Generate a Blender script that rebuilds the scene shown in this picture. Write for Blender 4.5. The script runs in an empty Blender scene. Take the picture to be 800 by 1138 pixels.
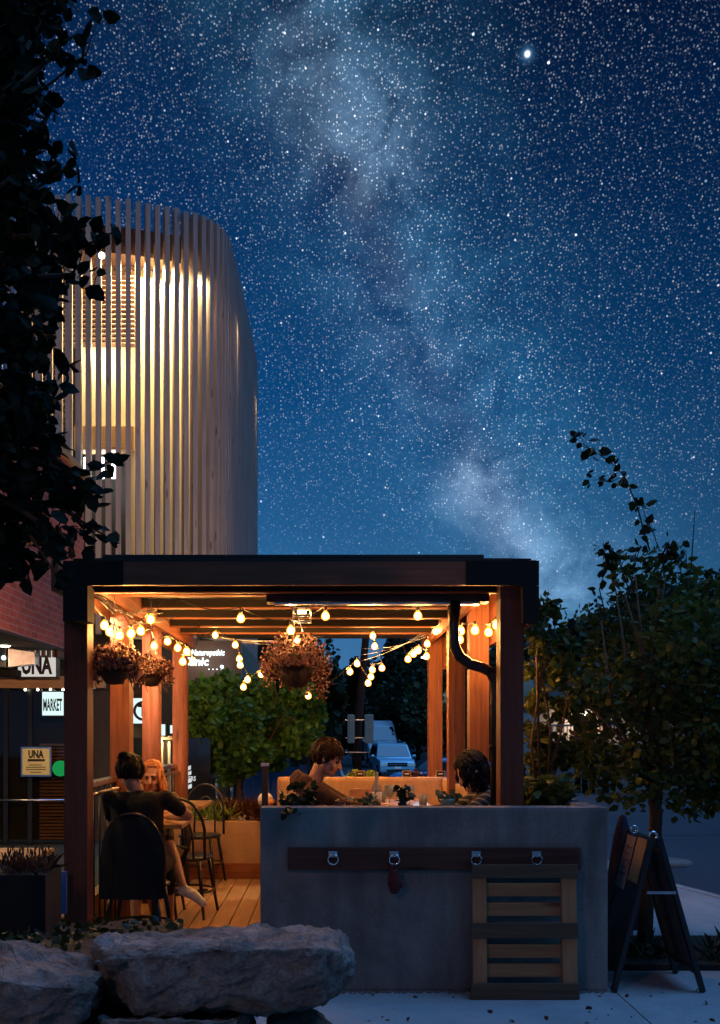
import bpy, bmesh, math, random
import numpy as np
from mathutils import Vector, Matrix, Euler, noise
R = math.radians
SC = bpy.context.scene
COL = SC.collection

# ------------------------------------------------------------------ camera
F = 1000.0            # focal length in photo pixels (photo 800 x 1138)
EYE = 1.5
cam = bpy.data.cameras.new('camera'); camo = bpy.data.objects.new('camera', cam); COL.objects.link(camo)
camo.location = (0, 0, EYE); camo.rotation_euler = (R(90), 0, 0)
cam.sensor_fit = 'VERTICAL'; cam.sensor_height = 36; cam.sensor_width = 36
cam.lens = F / 1138 * 36
cam.shift_x = 37 / 1138; cam.shift_y = 243 / 1138
cam.clip_start = 0.05; cam.clip_end = 3000
SC.camera = camo
SC.view_settings.view_transform = 'Standard'; SC.view_settings.look = 'None'
SC.view_settings.exposure = 0; SC.view_settings.gamma = 1
SC.cycles.sample_clamp_indirect = 6
SC.cycles.max_bounces = 6
SC.cycles.transparent_max_bounces = 12

def P(px, py, Y):
    return Vector(((px - 363) * Y / F, Y, EYE + (812 - py) * Y / F))

# ------------------------------------------------------------------ node helpers
class NT:
    def __init__(s, nt): s.nt = nt; s.l = nt.links
    def n(s, t, **kw):
        nd = s.nt.nodes.new(t)
        ins = kw.pop('ins', {})
        for k, v in kw.items(): setattr(nd, k, v)
        for k, v in ins.items(): s.set(nd, k, v)
        return nd
    def set(s, nd, k, v):
        sock = nd.inputs[k]
        if isinstance(v, bpy.types.NodeSocket): s.l.new(v, sock)
        elif isinstance(v, bpy.types.Node): s.l.new(v.outputs[0], sock)
        else: sock.default_value = v
    def m(s, op, a, b=0.0, c=0.0, clamp=False):
        nd = s.n('ShaderNodeMath', operation=op, use_clamp=clamp)
        s.set(nd, 0, a); s.set(nd, 1, b); s.set(nd, 2, c)
        return nd.outputs[0]
    def vm(s, op, a, b=(0, 0, 0)):
        nd = s.n('ShaderNodeVectorMath', operation=op); s.set(nd, 0, a); s.set(nd, 1, b)
        return nd.outputs['Value'] if op in ('DOT_PRODUCT', 'DISTANCE', 'LENGTH') else nd.outputs[0]
    def ramp(s, fac, stops, interp='LINEAR'):
        nd = s.n('ShaderNodeValToRGB'); cr = nd.color_ramp; cr.interpolation = interp
        while len(cr.elements) < len(stops): cr.elements.new(0.5)
        for e, (p, c) in zip(cr.elements, stops):
            e.position = p; e.color = c if len(c) == 4 else (*c, 1)
        s.set(nd, 0, fac); return nd.outputs[0]
    def mix(s, fac, a, b, blend='MIX'):
        nd = s.n('ShaderNodeMix', data_type='RGBA', blend_type=blend)
        s.set(nd, 0, fac); s.set(nd, 6, a); s.set(nd, 7, b); return nd.outputs[2]

# ------------------------------------------------------------------ world: night sky
w = bpy.data.worlds.new('World'); SC.world = w; w.use_nodes = True
w.node_tree.nodes.clear(); N = NT(w.node_tree)
tc = N.n('ShaderNodeTexCoord').outputs['Generated']
d = N.vm('NORMALIZE', tc)
sep = N.n('ShaderNodeSeparateXYZ', ins={0: d})
zz = sep.outputs[2]; yy = sep.outputs[1]; xx = sep.outputs[0]
grad = N.ramp(zz, [(0.0, (.060, .19, .42)), (.12, (.034, .150, .33)), (.22, (.014, .100, .26)), (.35, (.0015, .052, .175)),
                   (.50, (.0004, .022, .092)), (.62, (.0004, .009, .045)), (1, (.002, .008, .035))])
# darker towards the right of the view, as the milky way lights the left half
side = N.m('MULTIPLY_ADD', xx, -0.9, 1.0, clamp=False)
side = N.m('MINIMUM', N.m('MAXIMUM', side, 0.62), 1.2)
grad = N.mix(1.0, grad, N.n('ShaderNodeCombineXYZ', ins={0: side, 1: side, 2: side}).outputs[0], 'MULTIPLY')
def skydir(px, py): return Vector(((px - 363) / F, 1, (812 - py) / F)).normalized()
A, B = skydir(345, 0), skydir(600, 640)
nrm = A.cross(B).normalized()
n1 = N.n('ShaderNodeTexNoise', ins={'Vector': d, 'Scale': 7.0, 'Detail': 8.0, 'Roughness': .62}).outputs[0]
n2 = N.n('ShaderNodeTexNoise', ins={'Vector': d, 'Scale': 16.0, 'Detail': 8.0, 'Roughness': .65, 'Distortion': .4}).outputs[0]
dist = N.vm('DOT_PRODUCT', d, tuple(nrm))
distw = N.m('ADD', dist, N.m('MULTIPLY', N.m('SUBTRACT', n1, .5), .10))
def gauss(x, w_): 
    q = N.m('DIVIDE', x, w_); return N.m('EXPONENT', N.m('MULTIPLY', N.m('MULTIPLY', q, q), -1.0))
RIFT = -.030
band = gauss(distw, .10)
rift = gauss(N.m('ADD', distw, RIFT), .034)
cloud = N.ramp(n2, [(.38, (0, 0, 0)), (.62, (1, 1, 1))])
bandi = N.m('MULTIPLY', band, N.m('MULTIPLY_ADD', cloud, .75, .35))
riftm = N.m('MULTIPLY', rift, N.m('MULTIPLY', N.ramp(n1, [(.35, (0, 0, 0)), (.55, (1, 1, 1))]), .9))
bandi = N.m('MULTIPLY', bandi, N.m('SUBTRACT', 1.0, riftm))
# bright star clouds
blobs = None
for px, py, wd, k in [(395, 150, .05, .75), (430, 190, .035, .5), (345, 70, .045, .45), (535, 545, .040, 1.3), (530, 530, .020, 1.1), (575, 600, .035, 1.3),
                      (640, 650, .05, .8), (440, 330, .05, .35), (480, 420, .05, .4), (600, 655, .03, .6)]:
    g = N.m('MULTIPLY', gauss(N.vm('DISTANCE', d, tuple(skydir(px, py))), wd), k)
    blobs = g if blobs is None else N.m('ADD', blobs, g)
blobs = N.m('MULTIPLY', blobs, N.m('MULTIPLY_ADD', cloud, .85, .12))
mw = N.mix(1.0, (.014, .075, .135, 1), N.n('ShaderNodeCombineXYZ', ins={0: bandi, 1: bandi, 2: bandi}).outputs[0], 'MULTIPLY')
mw2 = N.mix(1.0, (.12, .165, .22, 1), N.n('ShaderNodeCombineXYZ', ins={0: blobs, 1: blobs, 2: blobs}).outputs[0], 'MULTIPLY')
sky = N.mix(1.0, N.mix(1.0, grad, mw, 'ADD'), mw2, 'ADD')
dens = N.m('MULTIPLY_ADD', N.m('ADD', bandi, blobs), .9, .75)
def stars(scale, rad, strength, seed):
    v = N.n('ShaderNodeTexVoronoi', ins={'Vector': N.vm('ADD', d, (seed, seed * .7, seed * 1.3)), 'Scale': scale, 'Randomness': 1.0})
    v.feature = 'F1'
    f = N.m('SUBTRACT', 1.0, N.m('DIVIDE', N.m('DIVIDE', v.outputs['Distance'], scale), rad), clamp=True)
    cs = N.n('ShaderNodeSeparateColor', ins={0: v.outputs['Color']})
    b = N.m('MULTIPLY', N.m('POWER', cs.outputs[0], 4.0), 1.5)
    f = N.m('MULTIPLY', N.m('MULTIPLY', f, strength), N.m('ADD', b, .06))
    tint = N.mix(cs.outputs[1], (.62, .85, 1.15, 1), (1.05, .98, .95, 1))
    return N.mix(1.0, tint, N.n('ShaderNodeCombineXYZ', ins={0: f, 1: f, 2: f}).outputs[0], 'MULTIPLY')
st = N.mix(1.0, stars(290, .00100, .50, 3.1), stars(110, .00115, 1.5, 11.7), 'ADD')
st = N.mix(1.0, st, stars(420, .0010, .48, 23.0), 'ADD')
dn = N.n('ShaderNodeCombineXYZ', ins={0: dens, 1: dens, 2: dens}).outputs[0]
st = N.mix(1.0, st, dn, 'MULTIPLY')
st = N.mix(1.0, st, stars(46, .0014, 3.0, 31.0), 'ADD')
big = N.vm('DISTANCE', d, tuple(skydir(586, 60)))
g1 = N.m('MULTIPLY', gauss(big, .0017), 4.0); g2 = N.m('MULTIPLY', gauss(big, .005), .28)
st = N.mix(1.0, st, N.n('ShaderNodeCombineXYZ', ins={0: N.m('MULTIPLY_ADD', g2, .15, g1), 1: N.m('MULTIPLY_ADD', g2, .5, g1), 2: N.m('ADD', g1, g2)}).outputs[0], 'ADD')
hz = N.ramp(zz, [(.13, (.05, .05, .05)), (.30, (1, 1, 1))])
st = N.mix(1.0, st, hz, 'MULTIPLY')
sky = N.mix(1.0, sky, st, 'ADD')
# after-glow of dusk in the sky behind the camera (physical sky, sun just on the horizon)
nis = N.n('ShaderNodeTexSky', sky_type='NISHITA'); nis.sun_disc = False
nis.sun_elevation = R(2.0); nis.sun_rotation = R(200); nis.air_density = 1.0; nis.ozone_density = 3.0
bg1 = N.n('ShaderNodeBackground', ins={'Color': sky, 'Strength': 1.0})
bg2 = N.n('ShaderNodeBackground', ins={'Color': nis, 'Strength': 0.0012})
add = N.n('ShaderNodeAddShader', ins={0: bg1, 1: bg2})
N.n('ShaderNodeOutputWorld', ins={0: add})

# soft blue dusk light from behind and above the camera
sun = bpy.data.lights.new('dusk_light', 'SUN'); suno = bpy.data.objects.new('dusk_light', sun); COL.objects.link(suno)
sun.energy = 1.7; sun.angle = R(45); sun.color = (.13, .42, 1.0)
suno.rotation_euler = (R(3), R(24), 0)

# ------------------------------------------------------------------ materials
MATS = {}
def mat_base(name):
    m = bpy.data.materials.new(name); m.use_nodes = True; m.node_tree.nodes.clear()
    N = NT(m.node_tree); b = N.n('ShaderNodeBsdfPrincipled'); N.n('ShaderNodeOutputMaterial', ins={0: b})
    MATS[name] = m; return m, N, b
def plain(name, col, rough=.5, metal=0.0, var=.15, scale=12, bump=.0, spec=.5, trans=0):
    m, N, b = mat_base(name)
    co = N.n('ShaderNodeTexCoord').outputs['Object']
    nz = N.n('ShaderNodeTexNoise', ins={'Vector': co, 'Scale': scale, 'Detail': 6.0, 'Roughness': .6}).outputs[0]
    c0 = tuple(c * (1 - var) for c in col) + (1,); c1 = tuple(min(1, c * (1 + var)) for c in col) + (1,)
    N.set(b, 'Base Color', N.ramp(nz, [(.3, c0), (.7, c1)]))
    N.set(b, 'Roughness', rough); N.set(b, 'Metallic', metal); N.set(b, 'Specular IOR Level', spec)
    if trans: N.set(b, 'Transmission Weight', trans)
    if bump:
        bp = N.n('ShaderNodeBump', ins={'Strength': bump, 'Distance': .01, 'Height': nz}); N.set(b, 'Normal', bp)
    return m
def wood(name, dark, light, axis='Z', rough=.6, grain=1.0, bump=.35):
    m, N, b = mat_base(name)
    co = N.n('ShaderNodeTexCoord').outputs['Object']
    oi = N.n('ShaderNodeObjectInfo').outputs['Random']
    co = N.vm('ADD', co, N.n('ShaderNodeCombineXYZ', ins={0: N.m('MULTIPLY', oi, 7.3), 1: N.m('MULTIPLY', oi, 3.1), 2: N.m('MULTIPLY', oi, 11.)}).outputs[0])
    s = {'X': (.7, 14, 14), 'Y': (14, .7, 14), 'Z': (14, 14, .7)}[axis]
    mp = N.n('ShaderNodeMapping', ins={0: co}); mp.inputs['Scale'].default_value = tuple(q * grain for q in s)
    nz = N.n('ShaderNodeTexNoise', ins={'Vector': mp, 'Scale': 2.2, 'Detail': 8.0, 'Roughness': .62, 'Distortion': .8}).outputs[0]
    big = N.n('ShaderNodeTexNoise', ins={'Vector': co, 'Scale': 1.7, 'Detail': 3.0}).outputs[0]
    s2 = {'X': (1.2, 5, 5), 'Y': (5, 1.2, 5), 'Z': (5, 5, 1.2)}[axis]
    mp2 = N.n('ShaderNodeMapping', ins={0: co}); mp2.inputs['Scale'].default_value = s2
    kn = N.n('ShaderNodeTexVoronoi', ins={'Vector': mp2, 'Scale': 1.3})
    knot = N.ramp(kn.outputs['Distance'], [(.06, (.25, .2, .2)), (.16, (1, 1, 1))])
    c = N.ramp(nz, [(.25, dark), (.75, light)])
    c = N.mix(N.m('MULTIPLY', big, .5), c, tuple(q * .5 for q in dark[:3]) + (1,))
    c = N.mix(.75, c, knot, 'MULTIPLY')
    N.set(b, 'Base Color', c); N.set(b, 'Roughness', rough); N.set(b, 'Specular IOR Level', .3)
    bp = N.n('ShaderNodeBump', ins={'Strength': bump, 'Distance': .004, 'Height': nz}); N.set(b, 'Normal', bp)
    return m
def concrete(name, c0, c1, scale=1.5, rough=.85, stain=.5, bump=.25):
    m, N, b = mat_base(name)
    co = N.n('ShaderNodeTexCoord').outputs['Object']
    a = N.n('ShaderNodeTexNoise', ins={'Vector': co, 'Scale': scale, 'Detail': 10.0, 'Roughness': .65, 'Distortion': .5}).outputs[0]
    f = N.n('ShaderNodeTexNoise', ins={'Vector': co, 'Scale': 60.0, 'Detail': 4.0}).outputs[0]
    mp = N.n('ShaderNodeMapping', ins={0: co}); mp.inputs['Scale'].default_value = (4, 4, .5)
    s = N.n('ShaderNodeTexNoise', ins={'Vector': mp, 'Scale': 1.6, 'Detail': 6.0, 'Roughness': .6}).outputs[0]
    c = N.ramp(a, [(.3, c0), (.7, c1)])
    c = N.mix(N.m('MULTIPLY', N.ramp(s, [(.42, (0, 0, 0)), (.7, (1, 1, 1))]), stain), c, tuple(q * .45 for q in c0[:3]) + (1,))
    c = N.mix(.25, c, N.ramp(f, [(.3, (.3, .3, .3)), (.7, (1, 1, 1))]), 'MULTIPLY')
    N.set(b, 'Base Color', c); N.set(b, 'Roughness', rough); N.set(b, 'Specular IOR Level', .35)
    pv = N.n('ShaderNodeTexVoronoi', ins={'Vector': N.vm('ADD', co, N.vm('MULTIPLY', N.n('ShaderNodeTexNoise', ins={'Vector': co, 'Scale': 8.0}).outputs[1], (.15, .15, .15))), 'Scale': 26.0})
    pin = N.ramp(pv.outputs['Distance'], [(.06, (.35, .35, .35)), (.13, (1, 1, 1))])
    c = N.mix(N.ramp(N.n('ShaderNodeTexNoise', ins={'Vector': co, 'Scale': 3.0}).outputs[0], [(.5, (0, 0, 0)), (.62, (.8, .8, .8))]), c, N.mix(1.0, c, pin, 'MULTIPLY'))
    N.set(b, 'Base Color', c)
    h = N.m('MULTIPLY_ADD', f, .3, a)
    bp = N.n('ShaderNodeBump', ins={'Strength': bump, 'Distance': .02, 'Height': h}); N.set(b, 'Normal', bp)
    return m
def rock(name, c0, c1):
    m, N, b = mat_base(name); co = N.n('ShaderNodeTexCoord').outputs['Object']
    a = N.n('ShaderNodeTexNoise', ins={'Vector': co, 'Scale': 5.0, 'Detail': 12.0, 'Roughness': .7, 'Distortion': .6}).outputs[0]
    f = N.n('ShaderNodeTexNoise', ins={'Vector': co, 'Scale': 70.0, 'Detail': 8.0, 'Roughness': .7}).outputs[0]
    mp = N.n('ShaderNodeMapping', ins={0: co}); mp.inputs['Scale'].default_value = (1, 1, 2.6)
    dv = N.vm('ADD', mp.outputs[0], N.n('ShaderNodeTexNoise', ins={'Vector': co, 'Scale': 6.0, 'Detail': 5.0}).outputs[1])
    v = N.n('ShaderNodeTexVoronoi', ins={'Vector': dv, 'Scale': 2.2}); v.feature = 'DISTANCE_TO_EDGE'
    cr = N.ramp(v.outputs[0], [(.0, (.45, .45, .45)), (.02, (1, 1, 1))])
    c = N.ramp(a, [(.3, c0), (.52, tuple((p + q) / 2 for p, q in zip(c0, c1))), (.72, c1)])
    c = N.mix(.5, c, cr, 'MULTIPLY'); c = N.mix(.55, c, N.ramp(f, [(.35, (.25, .25, .25)), (.65, (1, 1, 1))]), 'MULTIPLY')
    N.set(b, 'Base Color', c); N.set(b, 'Roughness', .92); N.set(b, 'Specular IOR Level', .2)
    h = N.m('ADD', N.m('MULTIPLY', a, 1.0), N.m('MULTIPLY', f, .22)); h = N.m('ADD', h, N.m('MULTIPLY', N.m('MINIMUM', v.outputs[0], .05), 1.2))
    N.set(b, 'Normal', N.n('ShaderNodeBump', ins={'Strength': 1.0, 'Distance': .045, 'Height': h})); return m
def foliage(name, cols, rough=.5, transl=.25, spec=.3):
    m = bpy.data.materials.new(name); m.use_nodes = True; m.node_tree.nodes.clear(); N = NT(m.node_tree)
    rnd = N.n('ShaderNodeNewGeometry').outputs['Random Per Island']
    st_ = [(i / max(1, len(cols) - 1), c) for i, c in enumerate(cols)]
    c = N.ramp(rnd, st_)
    b = N.n('ShaderNodeBsdfPrincipled', ins={'Base Color': c, 'Roughness': rough, 'Specular IOR Level': spec})
    t = N.n('ShaderNodeBsdfTranslucent', ins={'Color': c})
    mx = N.n('ShaderNodeMixShader', ins={0: transl, 1: b, 2: t}); N.n('ShaderNodeOutputMaterial', ins={0: mx})
    MATS[name] = m; return m
def emit(name, col, strength):
    m = bpy.data.materials.new(name); m.use_nodes = True; m.node_tree.nodes.clear(); N = NT(m.node_tree)
    N.n('ShaderNodeOutputMaterial', ins={0: N.n('ShaderNodeEmission', ins={'Color': (*col, 1), 'Strength': strength})})
    MATS[name] = m; return m
def glass(name, tint=(.8, .85, .85), dirt=.25):
    m = bpy.data.materials.new(name); m.use_nodes = True; m.node_tree.nodes.clear(); N = NT(m.node_tree)
    tr = N.n('ShaderNodeBsdfTransparent', ins={'Color': (*tint, 1)})
    gl = N.n('ShaderNodeBsdfGlossy', ins={'Roughness': .04, 'Color': (.9, .95, 1, 1)})
    fr = N.n('ShaderNodeFresnel', ins={'IOR': 1.25})
    mx = N.n('ShaderNodeMixShader', ins={0: N.m('MULTIPLY_ADD', fr, 1.0, dirt * .2, clamp=True), 1: tr, 2: gl})
    N.n('ShaderNodeOutputMaterial', ins={0: mx}); MATS[name] = m; return m

M = {}
CED_D, CED_L = (.11, .034, .017, 1), (.45, .165, .078, 1)
M['cedar_z'] = wood('cedar_upright', CED_D, CED_L, 'Z')
M['cedar_x'] = wood('cedar_cross', CED_D, CED_L, 'X')
M['cedar_y'] = wood('cedar_long', CED_D, CED_L, 'Y')
M['fascia'] = wood('dark_fascia_timber', (.17, .055, .03, 1), (.40, .14, .075, 1), 'X')
M['joist'] = wood('dark_joist', (.004, .002, .0015, 1), (.010, .005, .003, 1), 'X')  # near-black timber for joists, second front beam and ceiling boards
M['fascia_z'] = wood('dark_post_timber', (.10, .028, .016, 1), (.22, .065, .035, 1), 'Z')
M['old_board'] = wood('old_dark_board', (.045, .018, .012, 1), (.13, .055, .04, 1), 'X', rough=.8, bump=.6)
M['pallet_x'] = wood('pallet_slat', (.27, .13, .06, 1), (.54, .27, .13, 1), 'X', rough=.8, bump=.6)
M['pallet_z'] = wood('pallet_stile', (.30, .13, .06, 1), (.56, .27, .13, 1), 'Z', rough=.8, bump=.6)
M['pallet_dark'] = wood('pallet_weathered', (.07, .045, .03, 1), (.15, .10, .06, 1), 'X', rough=.85, bump=.6)
M['deck'] = wood('deck_board', (.32, .18, .10, 1), (.56, .36, .21, 1), 'Y', rough=.55)
M['slat'] = wood('grey_cedar_slat', (.30, .24, .22, 1), (.52, .44, .40, 1), 'Z', rough=.75, grain=.6)
M['tabletop'] = wood('table_oak', (.34, .20, .09, 1), (.55, .36, .18, 1), 'X', rough=.35)
M['wall_conc'] = concrete('cast_concrete', (.105, .105, .105, 1), (.29, .28, .265, 1))
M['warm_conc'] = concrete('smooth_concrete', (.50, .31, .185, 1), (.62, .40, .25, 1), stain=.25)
M['walk'] = concrete('sidewalk_concrete', (.26, .27, .28, 1), (.40, .41, .42, 1), scale=.8, stain=.2)
M['plaster'] = concrete('tower_plaster', (.56, .47, .30, 1), (.70, .60, .40, 1), scale=.8, stain=.15, bump=.05)
M['asphalt'] = concrete('asphalt', (.035, .042, .055, 1), (.060, .070, .09, 1), scale=.3, stain=.2, rough=.6)
M['rock'] = rock('limestone_boulder', (.12, .07, .048, 1), (.50, .44, .40, 1))
M['soil'] = plain('soil', (.022, .015, .010), .95, var=.5, scale=25, bump=1.0)
M['ground'] = plain('dark_turf', (.012, .016, .008), .95, var=.5, scale=3, bump=.6)
M['black'] = plain('black_metal', (.012, .012, .013), .35, spec=.5)
M['blackm'] = plain('matt_black', (.014, .013, .013), .8, spec=.2)
M['steel'] = plain('galvanised_steel', (.55, .56, .6), .28, 1.0, var=.2)
M['chrome'] = plain('bright_chrome', (.85, .87, .9), .12, 1.0, var=.05)
M['white'] = plain('white_paint', (.75, .75, .72), .5)
M['cream'] = plain('cream_trim', (.62, .50, .32), .55)
M['glass'] = glass('window_glass', (.7, .68, .62), .0)
M['darkwin'] = plain('dark_glazing', (.012, .014, .016), .08, spec=.8)
M['skin'] = plain('skin', (.56, .30, .20), .5, var=.06, scale=30)
M['skin_lip'] = plain('lips', (.42, .13, .11), .45, var=.05)
M['eye'] = plain('eye_dark', (.03, .02, .015), .3)
M['hair_brown'] = plain('brown_hair', (.022, .008, .005), .6, spec=.25, var=.5, scale=40, bump=.5)
M['hair_dark'] = plain('dark_hair', (.006, .004, .004), .65, spec=.2, var=.4, scale=40, bump=.5)
M['hair_red'] = plain('auburn_hair', (.48, .17, .055), .45, var=.4, scale=45, bump=.5)
M['hoodie'] = plain('brown_fleece', (.085, .042, .036), .9, var=.3, scale=30, bump=.5)
M['tee'] = plain('black_cotton', (.005, .005, .006), .9, var=.2, scale=20, bump=.3)
M['olive'] = plain('olive_cotton', (.10, .085, .05), .85, var=.2)
M['denim'] = plain('dark_denim', (.02, .03, .055), .85, var=.3, scale=60)
M['sneaker'] = plain('pale_canvas', (.74, .72, .74), .7)
M['ring_red'] = plain('maroon_wool', (.09, .012, .012), .95, var=.4, scale=60, bump=.8)
M['orange'] = plain('orange_plastic', (.7, .25, .1), .5)
M['bark'] = wood('bark', (.055, .03, .018, 1), (.13, .07, .045, 1), 'Z', rough=.9, bump=.9)
M['stem'] = plain('reddish_stem', (.13, .055, .03), .7, var=.3)
M['leaf_r'] = foliage('young_leaves', [(.02, .035, .008), (.06, .09, .016), (.12, .14, .025), (.04, .07, .014), (.18, .17, .035)], transl=.35)
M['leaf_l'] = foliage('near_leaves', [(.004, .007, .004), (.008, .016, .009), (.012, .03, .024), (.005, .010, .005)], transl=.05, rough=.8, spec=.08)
M['leaf_g'] = foliage('bright_leaves', [(.03, .09, .01), (.08, .20, .02), (.05, .13, .014), (.16, .30, .04)], transl=.3)
M['leaf_d'] = foliage('dark_leaves', [(.006, .012, .005), (.012, .022, .007), (.02, .035, .009), (.03, .045, .012)], transl=.2)
M['leaf_y'] = foliage('lime_leaves', [(.12, .22, .03), (.25, .36, .06), (.35, .42, .1)], transl=.3)
M['leaf_p'] = foliage('purple_leaves', [(.05, .015, .012), (.10, .03, .02), (.06, .03, .012), (.15, .06, .03)], transl=.2)
M['leaf_s'] = foliage('succulent_leaves', [(.06, .11, .06), (.10, .17, .09), (.05, .08, .04)], transl=.1)
M['petal'] = foliage('pink_petals', [(.42, .16, .17), (.62, .36, .36), (.16, .06, .05), (.4, .22, .2), (.10, .10, .04), (.66, .45, .42), (.08, .07, .03)], transl=.3)
M['bulb'] = emit('warm_bulb', (1.0, .52, .20), 460.0)
m = bpy.data.materials.new('glowing_glass'); m.use_nodes = True; m.node_tree.nodes.clear(); N = NT(m.node_tree)
N.n('ShaderNodeOutputMaterial', ins={0: N.n('ShaderNodeAddShader', ins={0: N.n('ShaderNodeBsdfTransparent', ins={'Color': (1, .86, .6, 1)}), 1: N.n('ShaderNodeEmission', ins={'Color': (1, .33, .025, 1), 'Strength': 2.0})})})
M['globe'] = m
M['lampw'] = emit('cool_lamp', (.86, .95, 1.0), 9.0)
M['lampy'] = emit('cream_lamp', (1.0, .88, .6), 12.0)
M['signw'] = emit('lit_sign_face', (.72, 1.0, .98), 1.1)
M['signdim'] = emit('dim_sign_face', (1.0, .93, .86), .62)
M['letterw'] = emit('lit_letters', (.78, .98, 1.0), 3.5)
M['paper'] = plain('yellow_notice', (.62, .55, .26), .6, var=.05)
M['ink'] = plain('black_ink', (.01, .01, .01), .6)
M['green'] = emit('green_disc', (.02, .5, .12), .5)
M['suv'] = plain('pale_blue_paint', (.20, .42, .62), .25, .2, var=.05)
M['van'] = plain('white_van_paint', (.50, .60, .70), .3, var=.05)
M['carblue'] = plain('deep_blue_paint', (.05, .22, .5), .25, .2, var=.05)
M['tyre'] = plain('tyre', (.012, .012, .012), .85)
M['lens'] = plain('headlight_lens', (.75, .8, .85), .15, .3)
M['bluefence'] = wood('blue_skylit_board', (.02, .09, .22, 1), (.04, .15, .34, 1), 'Z', rough=.6)  # blue of the reflected sky put into the board colour
M['hill'] = plain('dark_hillside', (.008, .014, .007), .95, var=.5, scale=.4)
M['panel'] = plain('pale_green_panel', (.42, .52, .42), .5)
M['terracotta'] = plain('terracotta', (.30, .09, .05), .7)
M['bowl'] = plain('dark_coir_bowl', (.05, .03, .02), .9, var=.4, scale=30, bump=.8)
M['purple'] = plain('purple_canvas', (.018, .010, .045), .8, var=.3)
M['louvre'] = plain('brown_louvre', (.09, .045, .03), .6)
M['soffit'] = plain('dark_soffit', (.03, .025, .022), .7)
# brick
m, N, b = mat_base('red_brick')
co = N.n('ShaderNodeNewGeometry').outputs['Position']
sp = N.n('ShaderNodeSeparateXYZ', ins={0: co})
uv = N.n('ShaderNodeCombineXYZ', ins={0: N.m('ADD', sp.outputs[1], sp.outputs[0]), 1: sp.outputs[2], 2: 0.0})
bk = N.n('ShaderNodeTexBrick', ins={'Vector': uv, 'Color1': (.42, .085, .045, 1), 'Color2': (.28, .055, .035, 1), 'Mortar': (.30, .2, .16, 1),
                                   'Scale': 1.0, 'Mortar Size': .006, 'Bias': .0, 'Brick Width': .24, 'Row Height': .078})
nzb = N.n('ShaderNodeTexNoise', ins={'Vector': co, 'Scale': 9.0, 'Detail': 6.0}).outputs[0]
N.set(b, 'Base Color', N.mix(.4, bk.outputs[0], N.ramp(nzb, [(.3, (.45, .45, .45)), (.7, (1, 1, 1))]), 'MULTIPLY'))
N.set(b, 'Roughness', .85)
N.set(b, 'Normal', N.n('ShaderNodeBump', ins={'Strength': .5, 'Distance': .01, 'Height': N.m('SUBTRACT', 1.0, bk.outputs[1])}))
M['brick'] = m
# striped shawl
m, N, b = mat_base('striped_knit')
co = N.n('ShaderNodeTexCoord').outputs['Object']
wv = N.n('ShaderNodeTexWave', ins={'Vector': co, 'Scale': 9.0, 'Distortion': 2.0, 'Detail': 2.0}); wv.bands_direction = 'DIAGONAL'
N.set(b, 'Base Color', N.ramp(wv.outputs[0], [(.72, (.012, .012, .014)), (.86, (.16, .14, .12))])); N.set(b, 'Roughness', .9)
M['shawl'] = m

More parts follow.
